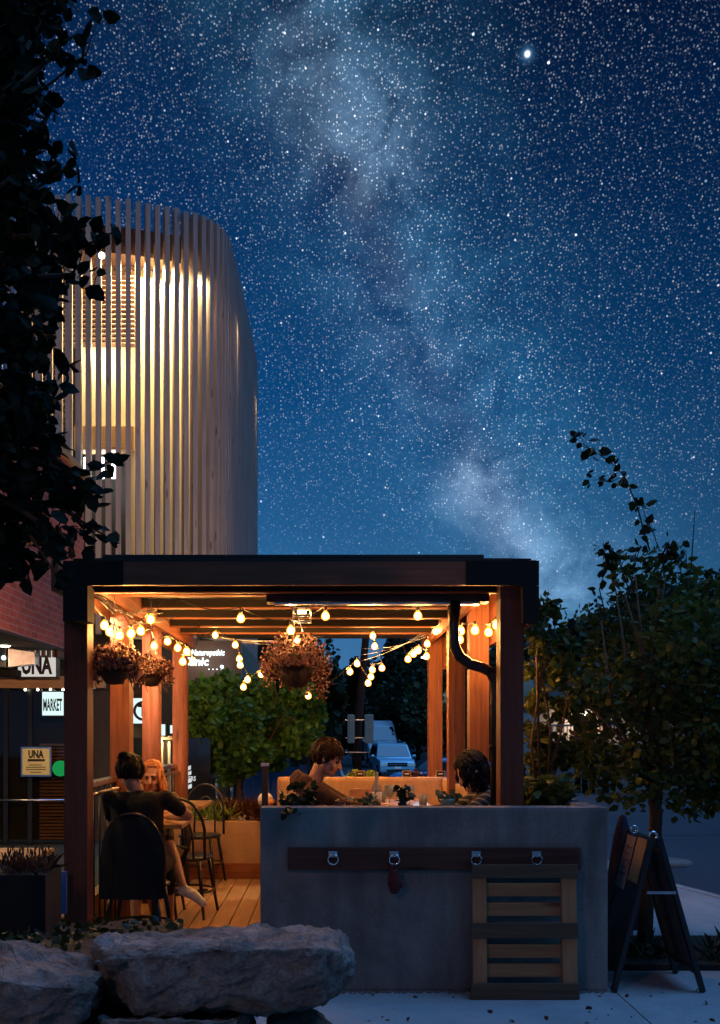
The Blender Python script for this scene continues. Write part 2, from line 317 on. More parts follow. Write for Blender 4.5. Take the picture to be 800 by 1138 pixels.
# ------------------------------------------------------------------ geometry helpers
class MB:
    def __init__(s): s.v = []; s.f = []; s.mi = []; s.sm = []; s.cur = 0; s.smooth = False
    def add(s, vs, fs, smooth=None):
        o = len(s.v); s.v += [tuple(v) for v in vs]
        for f in fs: s.f.append([i + o for i in f]); s.mi.append(s.cur); s.sm.append(s.smooth if smooth is None else smooth)
        return s
    def box(s, c, size, rot=None, bev=0.0):
        hx, hy, hz = (q / 2 for q in size); c = Vector(c)
        m = rot if isinstance(rot, Matrix) else (Euler(rot).to_matrix() if rot else Matrix.Identity(3))
        if bev <= 0:
            vs = [m @ Vector((x * hx, y * hy, z * hz)) + c for z in (-1, 1) for y in (-1, 1) for x in (-1, 1)]
            return s.add(vs, [(0, 2, 3, 1), (4, 5, 7, 6), (0, 1, 5, 4), (2, 6, 7, 3), (0, 4, 6, 2), (1, 3, 7, 5)], False)
        bm = bmesh.new(); bmesh.ops.create_cube(bm, size=1)
        for v in bm.verts: v.co = Vector((v.co.x * hx * 2, v.co.y * hy * 2, v.co.z * hz * 2))
        bmesh.ops.bevel(bm, geom=list(bm.edges), offset=min(bev, hx * .9, hy * .9, hz * .9), segments=2, affect='EDGES', profile=.7)
        bm.verts.index_update()
        s.add([m @ v.co + c for v in bm.verts], [[v.index for v in f.verts] for f in bm.faces], False); bm.free(); return s
    def bb(s, x0, x1, y0, y1, z0, z1, bev=0.0):
        return s.box(((x0 + x1) / 2, (y0 + y1) / 2, (z0 + z1) / 2), (abs(x1 - x0), abs(y1 - y0), abs(z1 - z0)), None, bev)
    def tube(s, pts, rad, n=8, caps=True):
        pts = [Vector(p) for p in pts]; k = len(pts)
        rad = [rad] * k if not hasattr(rad, '__len__') else rad
        vs = []; prev = None
        for i, p in enumerate(pts):
            t = (pts[min(i + 1, k - 1)] - pts[max(i - 1, 0)]); t = t.normalized() if t.length > 1e-9 else Vector((0, 0, 1))
            if prev is None: a = t.orthogonal().normalized()
            else: a = (prev - t * prev.dot(t)); a = a.normalized() if a.length > 1e-6 else t.orthogonal().normalized()
            prev = a; b2 = t.cross(a)
            for j in range(n):
                an = 2 * math.pi * j / n; vs.append(p + (a * math.cos(an) + b2 * math.sin(an)) * rad[i])
        fs = [(i * n + j, i * n + (j + 1) % n, (i + 1) * n + (j + 1) % n, (i + 1) * n + j) for i in range(k - 1) for j in range(n)]
        if caps: fs += [tuple(range(n - 1, -1, -1)), tuple((k - 1) * n + j for j in range(n))]
        return s.add(vs, fs, True)
    def lathe(s, prof, c=(0, 0, 0), n=16, rot=None):
        c = Vector(c); vs = []; m = rot or Matrix.Identity(3)
        for r, z in prof:
            for j in range(n):
                a = 2 * math.pi * j / n; vs.append(m @ Vector((r * math.cos(a), r * math.sin(a), z)) + c)
        k = len(prof)
        fs = [(i * n + j, i * n + (j + 1) % n, (i + 1) * n + (j + 1) % n, (i + 1) * n + j) for i in range(k - 1) for j in range(n)]
        if prof[0][0] > 1e-4: fs.append(tuple(range(n - 1, -1, -1)))
        if prof[-1][0] > 1e-4: fs.append(tuple((k - 1) * n + j for j in range(n)))
        return s.add(vs, fs, True)
    def ball(s, c, r, n=12, m=8, rot=None):
        r = (r, r, r) if not hasattr(r, '__len__') else r
        c = Vector(c); vs = []; mt = rot or Matrix.Identity(3)
        for i in range(m + 1):
            ph = math.pi * i / m
            for j in range(n):
                a = 2 * math.pi * j / n
                vs.append(mt @ Vector((r[0] * math.sin(ph) * math.cos(a), r[1] * math.sin(ph) * math.sin(a), -r[2] * math.cos(ph))) + c)
        fs = [(i * n + j, i * n + (j + 1) % n, (i + 1) * n + (j + 1) % n, (i + 1) * n + j) for i in range(m) for j in range(n)]
        return s.add(vs, fs, True)
    def prism(s, pts, d):
        """planar outline pts (3D) extruded by vector d"""
        pts = [Vector(p) for p in pts]; d = Vector(d); n = len(pts)
        return s.add(pts + [p + d for p in pts], [tuple(range(n - 1, -1, -1)), tuple(range(n, 2 * n))] + [(i, (i + 1) % n, n + (i + 1) % n, n + i) for i in range(n)], False)
    def torus(s, c, R0, r, nrm=(0, 1, 0), n=20, m=8, a0=0, a1=2 * math.pi):
        nz = Vector(nrm).normalized(); ax = nz.orthogonal().normalized(); ay = nz.cross(ax)
        full = abs(a1 - a0 - 2 * math.pi) < 1e-6
        pts = [Vector(c) + (ax * math.cos(a0 + (a1 - a0) * i / n) + ay * math.sin(a0 + (a1 - a0) * i / n)) * R0 for i in range(n + 1)]
        return s.tube(pts, r, m, not full)
    def build(s, name, mats, parent=None, loc=None):
        me = bpy.data.meshes.new(name)
        v = s.v
        if loc is not None: v = [(a - loc[0], b - loc[1], c - loc[2]) for a, b, c in v]
        me.from_pydata(v, [], s.f)
        for mm in (mats if isinstance(mats, (list, tuple)) else [mats]): me.materials.append(mm)
        me.polygons.foreach_set('material_index', s.mi); me.polygons.foreach_set('use_smooth', s.sm)
        me.update(); o = bpy.data.objects.new(name, me); COL.objects.link(o)
        if loc is not None: o.location = loc
        if parent is not None: o.parent = parent; 
        if parent is not None and loc is None: pass
        return o
def tag(o, label, cat=None, group=None, kind=None):
    if label: o['label'] = label
    if cat: o['category'] = cat
    if group: o['group'] = group
    if kind: o['kind'] = kind
    return o
def empty(name, loc=(0, 0, 0), rz=0, label=None, cat=None, group=None):
    o = bpy.data.objects.new(name, None); COL.objects.link(o); o.location = loc; o.rotation_euler.z = rz; o.empty_display_size = .1
    return tag(o, label, cat, group)
def part(name, mb, mt, parent, world=True):
    """mesh in world coordinates parented under a (moved) root"""
    o = mb.build(name, mt)
    o.parent = parent
    if world:
        q = parent; mtx = Matrix.Identity(4)
        while q is not None: mtx = Matrix.LocRotScale(q.location, q.rotation_euler, q.scale) @ mtx; q = q.parent
        o.data.transform(mtx.inverted())
    return o
def copy_tree(o, parent=None):
    c = o.copy(); COL.objects.link(c)
    if parent is not None: c.parent = parent
    for ch in [q for q in COL.objects if q.parent == o]: copy_tree(ch, c)
    return c
def struct(name, mb, mt):
    return tag(mb.build(name, mt), None, kind='structure')

def leaves_mb(mb, pts, size, rng, shape='leaf', droop=.3, dirs=None):
    """one small folded leaf per point"""
    for i, p in enumerate(pts):
        s = size * rng.uniform(.65, 1.25)
        if dirs is None: t = Vector((rng.gauss(0, 1), rng.gauss(0, 1), rng.gauss(-droop, .7)))
        else: t = dirs[i] + Vector((rng.gauss(0, .3), rng.gauss(0, .3), rng.gauss(0, .3)))
        t.normalize(); n = Vector((rng.gauss(0, 1), rng.gauss(0, 1), rng.gauss(0, 1))); n = (n - t * n.dot(t)).normalized(); b = t.cross(n)
        p = Vector(p)
        if shape == 'leaf':
            vs = [p, p + t * s * .3 + b * s * .38 + n * s * .06, p + t * s * .7 + b * s * .30 + n * s * .04, p + t * s * 1.05, p + t * s * .7 - b * s * .30 + n * s * .04, p + t * s * .3 - b * s * .38 + n * s * .06]
            mb.add(vs, [(0, 1, 2, 3), (0, 3, 4, 5)], False)
        elif shape == 'blade':
            vs = [p, p + b * s * .05, p + t * s * .6 + b * s * .04 + n * s * .1, p + t * s + n * s * .3 - Vector((0, 0, s * .15)), p + t * s * .6 - b * s * .04 + n * s * .1]
            mb.add(vs, [(0, 1, 2, 3, 4)], False)
        else:
            vs = [p, p + t * s * .5 + b * s * .45, p + t * s, p + t * s * .5 - b * s * .45]
            mb.add(vs, [(0, 1, 2, 3)], False)
    return mb
def in_ball(c, r, rng, shell=.5):
    while True:
        v = Vector((rng.uniform(-1, 1), rng.uniform(-1, 1), rng.uniform(-1, 1)))
        if v.length <= 1 and (v.length > shell or rng.random() < .35): break
    r = (r, r, r) if not hasattr(r, '__len__') else r
    return Vector(c) + Vector((v.x * r[0], v.y * r[1], v.z * r[2]))
def text_mesh(name, body, size, mt, mtx, parent=None, extrude=.004, sx=1.0, bold=0.0, shear=0.0, align='CENTER', spacing=1.0):
    cu = bpy.data.curves.new(name, 'FONT'); cu.body = body; cu.size = size; cu.extrude = extrude; cu.offset = bold; cu.shear = shear
    cu.align_x = align; cu.align_y = 'CENTER'; cu.resolution_u = 2; cu.space_character = spacing
    o = bpy.data.objects.new(name, cu); COL.objects.link(o)
    dg = bpy.context.evaluated_depsgraph_get(); me = bpy.data.meshes.new_from_object(o.evaluated_get(dg))
    bpy.data.objects.remove(o); bpy.data.curves.remove(cu)
    me.transform(Matrix.Diagonal((sx, 1, 1, 1))); me.transform(mtx)
    me.materials.clear(); me.materials.append(mt)
    q = bpy.data.objects.new(name, me); COL.objects.link(q)
    if parent is not None: q.parent = parent
    return q
FACE = Matrix.Rotation(R(90), 4, 'X')     # text that faces the camera (-Y)
# =================================================================== SETTING
rng = random.Random(7)
def ground_z(x, y):
    """flat round the pavilion, then the street falls away; a hill climbs on the right"""
    t = min(1, max(0, (y - 13) / 30.0)); z = -0.9 * t * t * (3 - 2 * t)
    hx = max(0, x - 6 - max(0, 60 - y) * .05); hy = min(1, max(0, (y - 34) / 30.0))
    z += hy * min(22, .36 * hx) * (1 if y > 34 else 0)
    t2 = min(1, max(0, (y - 120) / 80)); z += t2 * 9
    if y > 40: z += min(1, (y - 40) / 20) * max(0, min(20, (-x - 14) * .35))
    return z
mb = MB()
xs = [-400, -200, -120, -80, -60, -45, -35, -28, -22, -17, -13, -10, -8, -6, -4, -2, 0, 2, 4, 6, 8, 10, 13, 16, 20, 25, 32, 40, 50, 65, 90, 130, 220, 400]
ys = [-30, -15, -6, 0, 3, 6, 9, 11, 13, 16, 19, 22, 26, 30, 34, 38, 42, 46, 52, 60, 70, 82, 96, 112, 130, 150, 175, 200, 240, 300, 500, 1200]
vs = [(x, y, ground_z(x, y) - .03) for y in ys for x in xs]; nx = len(xs)
mb.add(vs, [(j * nx + i, j * nx + i + 1, (j + 1) * nx + i + 1, (j + 1) * nx + i) for j in range(len(ys) - 1) for i in range(nx - 1)], True)
struct('ground', mb, M['ground'])
# sidewalk in front of the pavilion and round its right side; slabs with joints
mb = MB()
def slab(poly, z0=-.02, z1=.0):
    mb.prism([(x, y, z0) for x, y in poly], (0, 0, z1 - z0))
slab([(-6, 1.0), (1.655, 1.0), (1.655, 4.05), (1.655, 5.6), (-6, 5.3)])
slab([(1.663, 1.0), (4.2, 1.0), (4.2, 5.62), (1.663, 5.62)])
slab([(4.208, 1.0), (9, 1.0), (9, 5.62), (4.208, 5.62)])
slab([(1.9, 6.45), (4.05, 6.45), (3.6, 7.7), (3.25, 9.0), (1.9, 9.0)])
slab([(4.058, 6.45), (9, 6.45), (9, 6.6), (5.4, 6.9), (4.4, 7.3), (3.62, 7.7)])
slab([(1.9, 9.008), (3.25, 9.008), (3.0, 13), (1.9, 13)])
struct('sidewalk', mb, M['walk'])
mb = MB()   # kerb edge
kp = [(9.0, 6.62), (5.4, 6.92), (4.42, 7.33), (3.65, 7.75), (3.3, 9.0), (3.04, 13)]
for (a, b), (c, d_) in zip(kp, kp[1:]):
    v = Vector((c - a, d_ - b, 0)); L = v.length; ang = math.atan2(v.y, v.x)
    mb.box(((a + c) / 2, (b + d_) / 2, -.055), (L, .1, .12), (0, 0, ang))
struct('kerb', mb, M['walk'])
mb = MB()
rp = [(3.08, 13), (3.35, 9.05), (3.7, 7.85), (4.5, 7.43), (5.45, 7.02), (9, 6.72), (60, 6.0), (60, 19), (12, 17), (7.5, 24), (5.6, 36), (5.8, 60), (7, 110), (4, 110), (1.0, 60), (-.9, 36), (-2.2, 19), (3.0, 17)]
mb.add([(x, y, ground_z(min(x, 5), y) + .02 if y > 13 else -.07 + .0) for x, y in rp], [tuple(range(len(rp)))], False)
# long road as strips following the fall of the ground
mb = MB()
mb.add([(x, y, -.016) for x, y in [(3.08, 13), (3.35, 9.05), (3.7, 7.85), (4.5, 7.43), (5.45, 7.02), (9, 6.72), (60, 6.0), (60, 13)]], [tuple(range(8))], False)
for j in range(len(ys) - 1):
    y0, y1 = ys[j], ys[j + 1]
    if y0 < 13 or y1 > 150: continue
    for i in range(nx - 1):
        x0, x1 = xs[i], xs[i + 1]
        if y0 < 22:
            if x0 < -2 and y0 < 16: continue
            if x0 < -4 or x1 > 65: continue
        elif x0 < -1 or x1 > 8: continue
        mb.add([(x, y, ground_z(x, y) - .012) for x, y in ((x0, y0), (x1, y0), (x1, y1), (x0, y1))], [(0, 1, 2, 3)], True)
struct('road', mb, M['asphalt'])
mb = MB(); c = P(754, 963, 10.0); mb.lathe([(.34, -.05), (.34, .02), (.30, .035), (0, .035)], (c.x - .12, 10.2, 0), 24)
for i, v in enumerate(mb.v): mb.v[i] = (v[0], 10.2 + (v[1] - 10.2) * .8, v[2])
struct('traffic_island', mb, M['wall_conc'])
mb = MB()   # planted soil strip on the right, and raised bed on the left
mb.prism([(1.7, 5.63, -.02), (9, 5.63, -.02), (9, 6.44, -.02), (1.9, 6.44, -.02)], (0, 0, .055))
struct('soil_strip', mb, M['soil'])
mb = MB(); nxs, nys = 30, 14; vs = []
for j in range(nys + 1):
    for i in range(nxs + 1):
        x = -3.4 + i / nxs * 2.65; y = 3.7 + j / nys * 1.55
        z = .52 - .12 * j / nys + noise.noise(Vector((x * 4, y * 4, 0))) * .05 - (.35 if i == nxs else 0) - (.3 if j == nys else 0)
        vs.append((x, y, z))
mb.add(vs, [(j * (nxs + 1) + i, j * (nxs + 1) + i + 1, (j + 1) * (nxs + 1) + i + 1, (j + 1) * (nxs + 1) + i) for j in range(nys) for i in range(nxs)], True)
mb.bb(-3.4, -.80, 3.65, 5.2, -.02, .18)
tag(struct('soil_bed', mb, M['soil']), None)

# deck: boards running away from the camera
mb = MB(); x = -1.62; k = 0
while x < 1.05:
    x1 = x + .139
    mb.bb(x, x1, 5.30, 8.92, -.015, .03, .004); x += .147
struct('deck', mb, M['deck'])

# ------------------------------------------------------------------ concrete walls
def rounded_wall(name, x0, x1, y0, y1, z0, z1, mt, label, bev=.02, extra=None):
    mb = MB(); mb.bb(x0, x1, y0, y1, z0, z1, bev)
    if extra: extra(mb)
    o = mb.build(name, mt); return tag(o, label, 'wall')
root = empty('concrete_planter', (.6, 5.2, 0), label='grey cast concrete counter wall carrying the hook board and the pallet', cat='wall')
mb = MB()
mb.bb(-.383, 1.618, 5.17, 5.30, 0, 1.06, .018)
part('front_wall', mb, M['wall_conc'], root)
mb = MB(); mb.bb(1.50, 1.616, 5.303, 9.3, 0, 1.057, .018); part('side_wall', mb, M['wall_conc'], root)
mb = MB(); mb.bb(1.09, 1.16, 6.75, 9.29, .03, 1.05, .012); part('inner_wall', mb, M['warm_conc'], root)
mb = MB(); mb.bb(1.163, 1.497, 5.305, 9.28, .6, 1.0); part('planting_soil', mb, M['soil'], root)
mb = MB(); mb.bb(-.36, 1.087, 5.303, 5.44, .03, 1.03); part('ledge', mb, M['soil'], root)
root = empty('booth_wall', (.3, 8.5, 0), label='warm lit concrete back wall of the booth with small signs along its top', cat='wall')
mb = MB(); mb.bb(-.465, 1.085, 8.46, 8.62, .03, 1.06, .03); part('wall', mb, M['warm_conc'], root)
mb = MB(); mb.bb(-.44, 1.08, 8.625, 8.90, .03, 1.0); part('soil_trough', mb, M['soil'], root)
root = empty('rear_planter', (-1.0, 9.1, 0), label='long low tan planter box with a wooden base board behind the deck', cat='planter')
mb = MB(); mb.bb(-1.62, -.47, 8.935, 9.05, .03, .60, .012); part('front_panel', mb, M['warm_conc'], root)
mb = MB(); mb.bb(-1.62, -.47, 8.90, 8.932, .03, .185, .006); part('base_board', mb, M['cedar_x'], root)
mb = MB(); mb.bb(-1.62, -.47, 9.053, 9.5, .03, .56); part('planting_soil', mb, M['soil'], root)

# ------------------------------------------------------------------ pergola
per = empty('pergola', (-.2, 7.2, 0), label='open cedar pergola with dark roof over the dining deck', cat='pergola')
XL, XR = -1.43 - .14, 1.0376
rows = [5.376, 6.52, 7.65, 9.15]
for j, y in enumerate(rows):
    for sx in (0, 1):
        x0 = XL if sx == 0 else XR
        mb = MB(); z0 = .0 if sx == 0 else .03
        mb.bb(x0, x0 + .14, y, y + .14, z0, 2.42 if j == 0 else 2.46, .006)
        part('post', mb, M['fascia_z'] if j == 0 else M['cedar_z'], per)
yF = 5.22
c0 = P(71, 650, yF); c1 = P(598, 624, yF)
mb = MB(); mb.bb(c0.x, c1.x, yF, yF + .045, c0.z, c1.z, .004); part('front_beam', mb, M['fascia'], per)
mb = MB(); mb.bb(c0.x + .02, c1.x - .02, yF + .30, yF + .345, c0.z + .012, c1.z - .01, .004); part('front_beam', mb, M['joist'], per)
mb = MB(); mb.bb(c0.x + .02, c1.x - .02, yF + .296, yF + .349, c0.z + .001, c0.z + .011, .002); part('beam_lit_edge', mb, M['cedar_x'], per)  # paler strip paints in the bulb-lit lower edge of the beam
zb = c0.z; zt = c1.z
for x0 in (XL - .005, XR + .145):      # side beams
    pass
mb = MB(); mb.bb(XL - .045, XL - .003, yF + .05, 9.5, 2.32, 2.50, .004); part('side_beam', mb, M['cedar_y'], per)
mb = MB(); mb.bb(XL + .143, XL + .183, 5.57, 9.4, 2.36, 2.52, .004); part('side_beam', mb, M['cedar_y'], per)
mb = MB(); mb.bb(XR + .143, c1.x, yF + .05, 9.5, 2.12, 2.50, .004); part('side_beam', mb, M['fascia'], per)
mb = MB(); mb.bb(XR - .045, XR - .003, 5.57, 9.4, 2.36, 2.52, .004); part('side_beam', mb, M['cedar_y'], per)
c = P(228, 705, 9.15)
mb = MB(); mb.bb(XL, XR + .18, 9.10, 9.145, c.z, P(228, 691, 9.15).z, .004); part('rear_beam', mb, M['cedar_x'], per)
for y in (6.1, 6.75, 7.35, 7.95, 8.5):
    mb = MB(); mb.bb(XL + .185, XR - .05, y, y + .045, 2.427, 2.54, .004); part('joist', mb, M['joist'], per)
    mb = MB(); mb.bb(XL + .185, XR - .05, y - .004, y + .049, 2.416, 2.426, .002); part('joist_lit_edge', mb, M['cedar_x'], per)  # bulb-lit bottom edge of the joist, painted as a paler strip
# black steel corner brackets and the sheathing of the roof
for x0, x1, s in ((c0.x - .004, c0.x + .345, 0), (c1.x - .42, c1.x + .004, 1)):
    mb = MB(); mb.bb(x0, x1, yF - .006, yF - .001, zb - .004, zt + .004)
    if s == 0: mb.bb(x0, x0 + .142, yF - .006, yF + .15, zb - .21, zb - .006)
    else: mb.bb(x1 - .095, x1, yF - .006, yF + .048, zb - .22, zb - .006)
    part('corner_bracket', mb, M['blackm'], per)
a0 = P(102, 620, yF); a1 = P(569, 624, yF); b0 = P(114, 616, yF); b1 = P(538, 620, yF)
mb = MB(); mb.bb(a0.x, a1.x, yF + .003, 9.6, a1.z + .001, a0.z, .003); mb.bb(b0.x, b1.x, yF + .006, 9.6, a0.z + .002, b0.z, .003)
part('roof', mb, M['soffit'], per)
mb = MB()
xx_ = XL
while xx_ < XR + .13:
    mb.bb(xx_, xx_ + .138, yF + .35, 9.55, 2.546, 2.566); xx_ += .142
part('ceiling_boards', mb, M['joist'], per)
# long black heater under the front beam
ht = empty('patio_heater', P(420, 659, 5.62), label='long black bar heater hung under the front beam of the pergola', cat='heater')
h0 = P(296, 669, 5.62); h1 = P(543, 653, 5.62)
mb = MB(); mb.prism([(h0.x, 5.60, h0.z), (h0.x, 5.60, h1.z - .02), (h0.x, 5.63, h1.z), (h0.x, 5.70, h1.z), (h0.x, 5.73, h1.z - .02), (h0.x, 5.73, h0.z)], (h1.x - h0.x, 0, 0)); part('housing', mb, M['black'], ht)
for px in (335, 513):
    q = P(px, 653, 5.60); mb = MB(); mb.bb(q.x - .02, q.x + .02, 5.590, 5.597, q.z - .03, q.z + .025); mb.bb(q.x - .008, q.x + .008, 5.592, 5.66, q.z + .025, 2.5); part('bracket', mb, M['steel'], ht)
mb = MB(); mb.bb(h0.x + .05, h1.x - .05, 5.63, 5.70, h0.z - .012, h0.z - .001); part('reflector', mb, M['steel'], ht)
# drain pipe
dp = empty('drain_pipe', P(548, 890, 5.75), label='black drain pipe that bends across between the right posts', cat='pipe')
pts = [P(506, 668, 5.62), P(504, 700, 5.62), P(505, 718, 5.62), P(511, 730, 5.62), P(522, 738, 5.62), P(536, 742, 5.62), P(545, 747, 5.62), P(550, 757, 5.62), P(551, 775, 5.62), P(551, 892, 5.62)]
mb = MB(); mb.tube(pts, .034, 12); part('pipe', mb, M['black'], dp)
for q in (P(505, 675, 5.62), P(545, 745, 5.62), P(551, 830, 5.62)):
    mb = MB(); mb.tube([q - Vector((0, 0, .015)), q + Vector((0, 0, .015))], .040, 12); part('bracket', mb, M['blackm'], dp)
# lantern-like cage lamp near the centre of the ceiling
ln = empty('cage_lantern', P(336, 685, 6.3), label='square wire cage lantern glowing at the ceiling above the centre basket', cat='lantern')
q0 = P(326, 691, 6.3); q1 = P(345, 669, 6.3); mb = MB()
for xa in (q0.x, q1.x):
    for ya in (6.25, 6.37): mb.tube([(xa, ya, q0.z), (xa, ya, q1.z)], .005, 6)
for za in (q0.z, (q0.z * 2 + q1.z) / 3, (q0.z + 2 * q1.z) / 3, q1.z):
    for a, b in (((q0.x, 6.25), (q1.x, 6.25)), ((q1.x, 6.25), (q1.x, 6.37)), ((q1.x, 6.37), (q0.x, 6.37)), ((q0.x, 6.37), (q0.x, 6.25))): mb.tube([(*a, za), (*b, za)], .004, 6)
mb.tube([((q0.x + q1.x) / 2, 6.31, q1.z), ((q0.x + q1.x) / 2, 6.31, 2.5)], .008, 6)
part('cage', mb, M['steel'], ln)
mb = MB(); mb.tube([((q0.x + q1.x) / 2 - .03, 6.31, (q0.z + q1.z) / 2), ((q0.x + q1.x) / 2 + .03, 6.31, (q0.z + q1.z) / 2)], .012, 8); part('lamp_tube', mb, emit('lantern_glow', (1, .62, .3), 28), ln)

# handrail on the left between the posts
hr = empty('handrail', (-1.5, 6.5, 0), label='iron railing with a pale top rail along the left edge of the deck', cat='railing')
mb = MB(); mb.bb(-1.60, -1.52, 5.53, 9.1, 1.13, 1.165, .006); part('top_rail', mb, M['steel'], hr)
mb = MB(); mb.tube([(-1.50, 5.53, 1.09), (-1.50, 9.1, 1.09)], .012, 8); mb.tube([(-1.53, 5.53, .12), (-1.53, 9.1, .12)], .014, 8)
part('lower_rail', mb, M['steel'], hr)
for k in range(24):
    y = 5.62 + k * .148; mb = MB(); mb.tube([(-1.53, y, .12), (-1.53, y, 1.13)], .007, 6); part('baluster', mb, M['black'], hr)
mb = MB(); mb.bb(-1.72, -1.63, 5.6, 9.1, -.02, .34, .01); tag(mb.build('kerb_board', M['tabletop']), 'low pale timber board edging the deck behind the railing', 'edging')

# ------------------------------------------------------------------ slatted tower
H = 8.0
top = [(40, 214), (60, 215), (84, 216), (108, 218), (134, 220.5), (160, 224), (192, 230), (224, 238), (240, 246), (252, 256), (260, 280), (272, 332), (280, 372), (288, 408)]
pl = [Vector(((x - 363) * H / (812 - y), F * H / (812 - y), 0)) for x, y in top]
pl[0] = pl[3] + (pl[0] - pl[3]) ; pl = [Vector((-6.2, pl[0].y - .2, 0)), Vector((-5.2, pl[0].y - .1, 0))] + pl
pl += [Vector((pl[-1].x - .25, pl[-1].y + 1.6, 0)), Vector((pl[-1].x - 1.2, pl[-1].y + 3.0, 0))]
def smooth(pl, it=2):
    for _ in range(it):
        q = [pl[0]]
        for a, b in zip(pl, pl[1:]): q += [a * .75 + b * .25, a * .25 + b * .75]
        pl = q + [pl[-1]]
    return pl
pl = smooth(pl)
def resample(pl, step):
    out = [pl[0].copy()]; acc = 0
    for a, b in zip(pl, pl[1:]):
        L = (b - a).length; t = step - acc
        while t <= L: out.append(a.lerp(b, t / L)); t += step
        acc = (acc + L) % step if L > 0 else acc
    return out
def offset(pts, dd):
    out = []
    for i, p in enumerate(pts):
        t = (pts[min(i + 1, len(pts) - 1)] - pts[max(0, i - 1)]).normalized(); nml = Vector((t.y, -t.x, 0))  # outward (towards camera on the front)
        out.append(p - nml * dd)
    return out
tw = empty('slatted_tower', (-3, 15, 0), label='tall curved stair tower clad in upright grey timber slats, lit from inside', cat='tower')
sp_ = resample(pl, .147); mb = MB(); zS0, zS1 = 2.95, EYE + H
for i, p in enumerate(sp_):
    t = (sp_[min(i + 1, len(sp_) - 1)] - sp_[max(0, i - 1)]).normalized(); nml = Vector((t.y, -t.x, 0))
    c = p - nml * .09
    rot = Matrix(((t.x, nml.x, 0), (t.y, nml.y, 0), (0, 0, 1)))
    h = zS1 + rng.uniform(-.02, .02)
    mb.box((c.x, c.y, (zS0 + h) / 2), (.076, .18, h - zS0), rot, .004)
part('slat_screen', mb, M['slat'], tw)
dr = offset(pl, .62)
drum = resample(dr, .2)
x_open = P(137, 0, 13.9).x
drum_solid = [p for i, p in enumerate(drum) if p.x > x_open or i > len(drum) / 2]
def ribbon(mb, pts, z0, z1, th=.1):
    o2 = offset(pts, th); n = len(pts)
    vs = [(p.x, p.y, z0) for p in pts] + [(p.x, p.y, z1) for p in pts] + [(p.x, p.y, z0) for p in o2] + [(p.x, p.y, z1) for p in o2]
    fs = []
    for i in range(n - 1): fs += [(i, i + 1, n + i + 1, n + i), (2 * n + i + 1, 2 * n + i, 3 * n + i, 3 * n + i + 1), (n + i, n + i + 1, 3 * n + i + 1, 3 * n + i), (i + 1, i, 2 * n + i, 2 * n + i + 1)]
    fs += [(0, n, 3 * n, 2 * n), (n - 1, 3 * n - 1, 4 * n - 1, 2 * n - 1)]
    mb.add(vs, fs, False)
zC = P(150, 288, 13.9).z
mb = MB(); ribbon(mb, drum_solid, zS0, zC); part('drum_wall', mb, M['plaster'], tw)
# soffit ring above the drum, set back behind the slats
ring_o = resample(offset(pl, .24), .25); mb = MB()
ri = offset(ring_o, 1.2); n = len(ring_o)
mb.add([(p.x, p.y, zC + .01) for p in ring_o] + [(p.x, p.y, zC + .01) for p in ri] + [(p.x, p.y, zC + .42) for p in ring_o] + [(p.x, p.y, zC + .42) for p in ri],
       [(i, i + 1, n + i + 1, n + i) for i in range(n - 1)] + [(2 * n + i, 3 * n + i, 3 * n + i + 1, 2 * n + i + 1) for i in range(n - 1)] + [(i, 2 * n + i, 2 * n + i + 1, i + 1) for i in range(n - 1)], False)
part('cornice_ring', mb, M['louvre'], tw)
# horizontal rails that carry the slats
mb = MB()
for z in (zS0 + .25,): 
    r2 = offset(resample(pl, .25), .20); ribbon(mb, r2, z, z + .06, .03)
part('carrier_rail', mb, M['soffit'], tw)
# left: louvres, lit landing, dark stair opening
yb = 14.15
def fr(px0, px1, py0, py1, Y): a = P(px0, py1, Y); b = P(px1, py0, Y); return a.x, b.x, a.z, b.z
x0, x1, z0, z1 = fr(20, 150, 288, 384, yb); mb = MB(); z = z0
mb.bb(x0, x1, yb + .06, yb + .09, z0, z1)
part('louvre_back', mb, M['soffit'], tw)
mb = MB()
while z < z1: mb.box(((x0 + x1) / 2, yb, z), (x1 - x0, .10, .018), (R(-30), 0, 0)); z += .075
part('louvre', mb, M['louvre'], tw)
x0, x1, z0, z1 = fr(84, 150, 384, 474, yb); mb = MB(); mb.bb(x0, x1, yb + .02, yb + .12, z0, z1); part('landing_wall', mb, M['plaster'], tw)
x0, x1, z0, z1 = fr(20, 83, 384, 620, yb); mb = MB(); mb.bb(x0, x1, yb + .06, yb + .09, z0, z1)
part('dark_wall', mb, M['soffit'], tw)
mb = MB(); x0, x1, z0, z1 = fr(20, 73, 384, 520, yb); z = z0
while z < z1: mb.bb(x0, x1, yb, yb + .05, z, z + .02); z += .09
part('louvre', mb, M['louvre'], tw)
x0, x1, z0, z1 = fr(84, 150, 476, 502, yb); mb = MB(); mb.bb(x0, x1, yb - .1, yb + .12, z0, z1); part('landing_edge', mb, M['tabletop'], tw)
x0, x1, z0, z1 = fr(84, 150, 503, 640, yb + .9); mb = MB(); mb.bb(x0, x1 + .2, yb + .9, yb + 1.0, z0, z1); part('stair_back', mb, M['soffit'], tw)
for px in (96, 111, 126):
    x0, x1, z0, z1 = fr(px - 3, px + 4, 508, 531, yb + .3); mb = MB(); mb.bb(x0, x1, yb + .3, yb + .36, z0, z1, .01); part('lamp', mb, M['lampw'], tw)
mb = MB(); q = P(113, 284, 13.0); mb.ball(q, .045); part('lamp', mb, M['lampy'], tw)
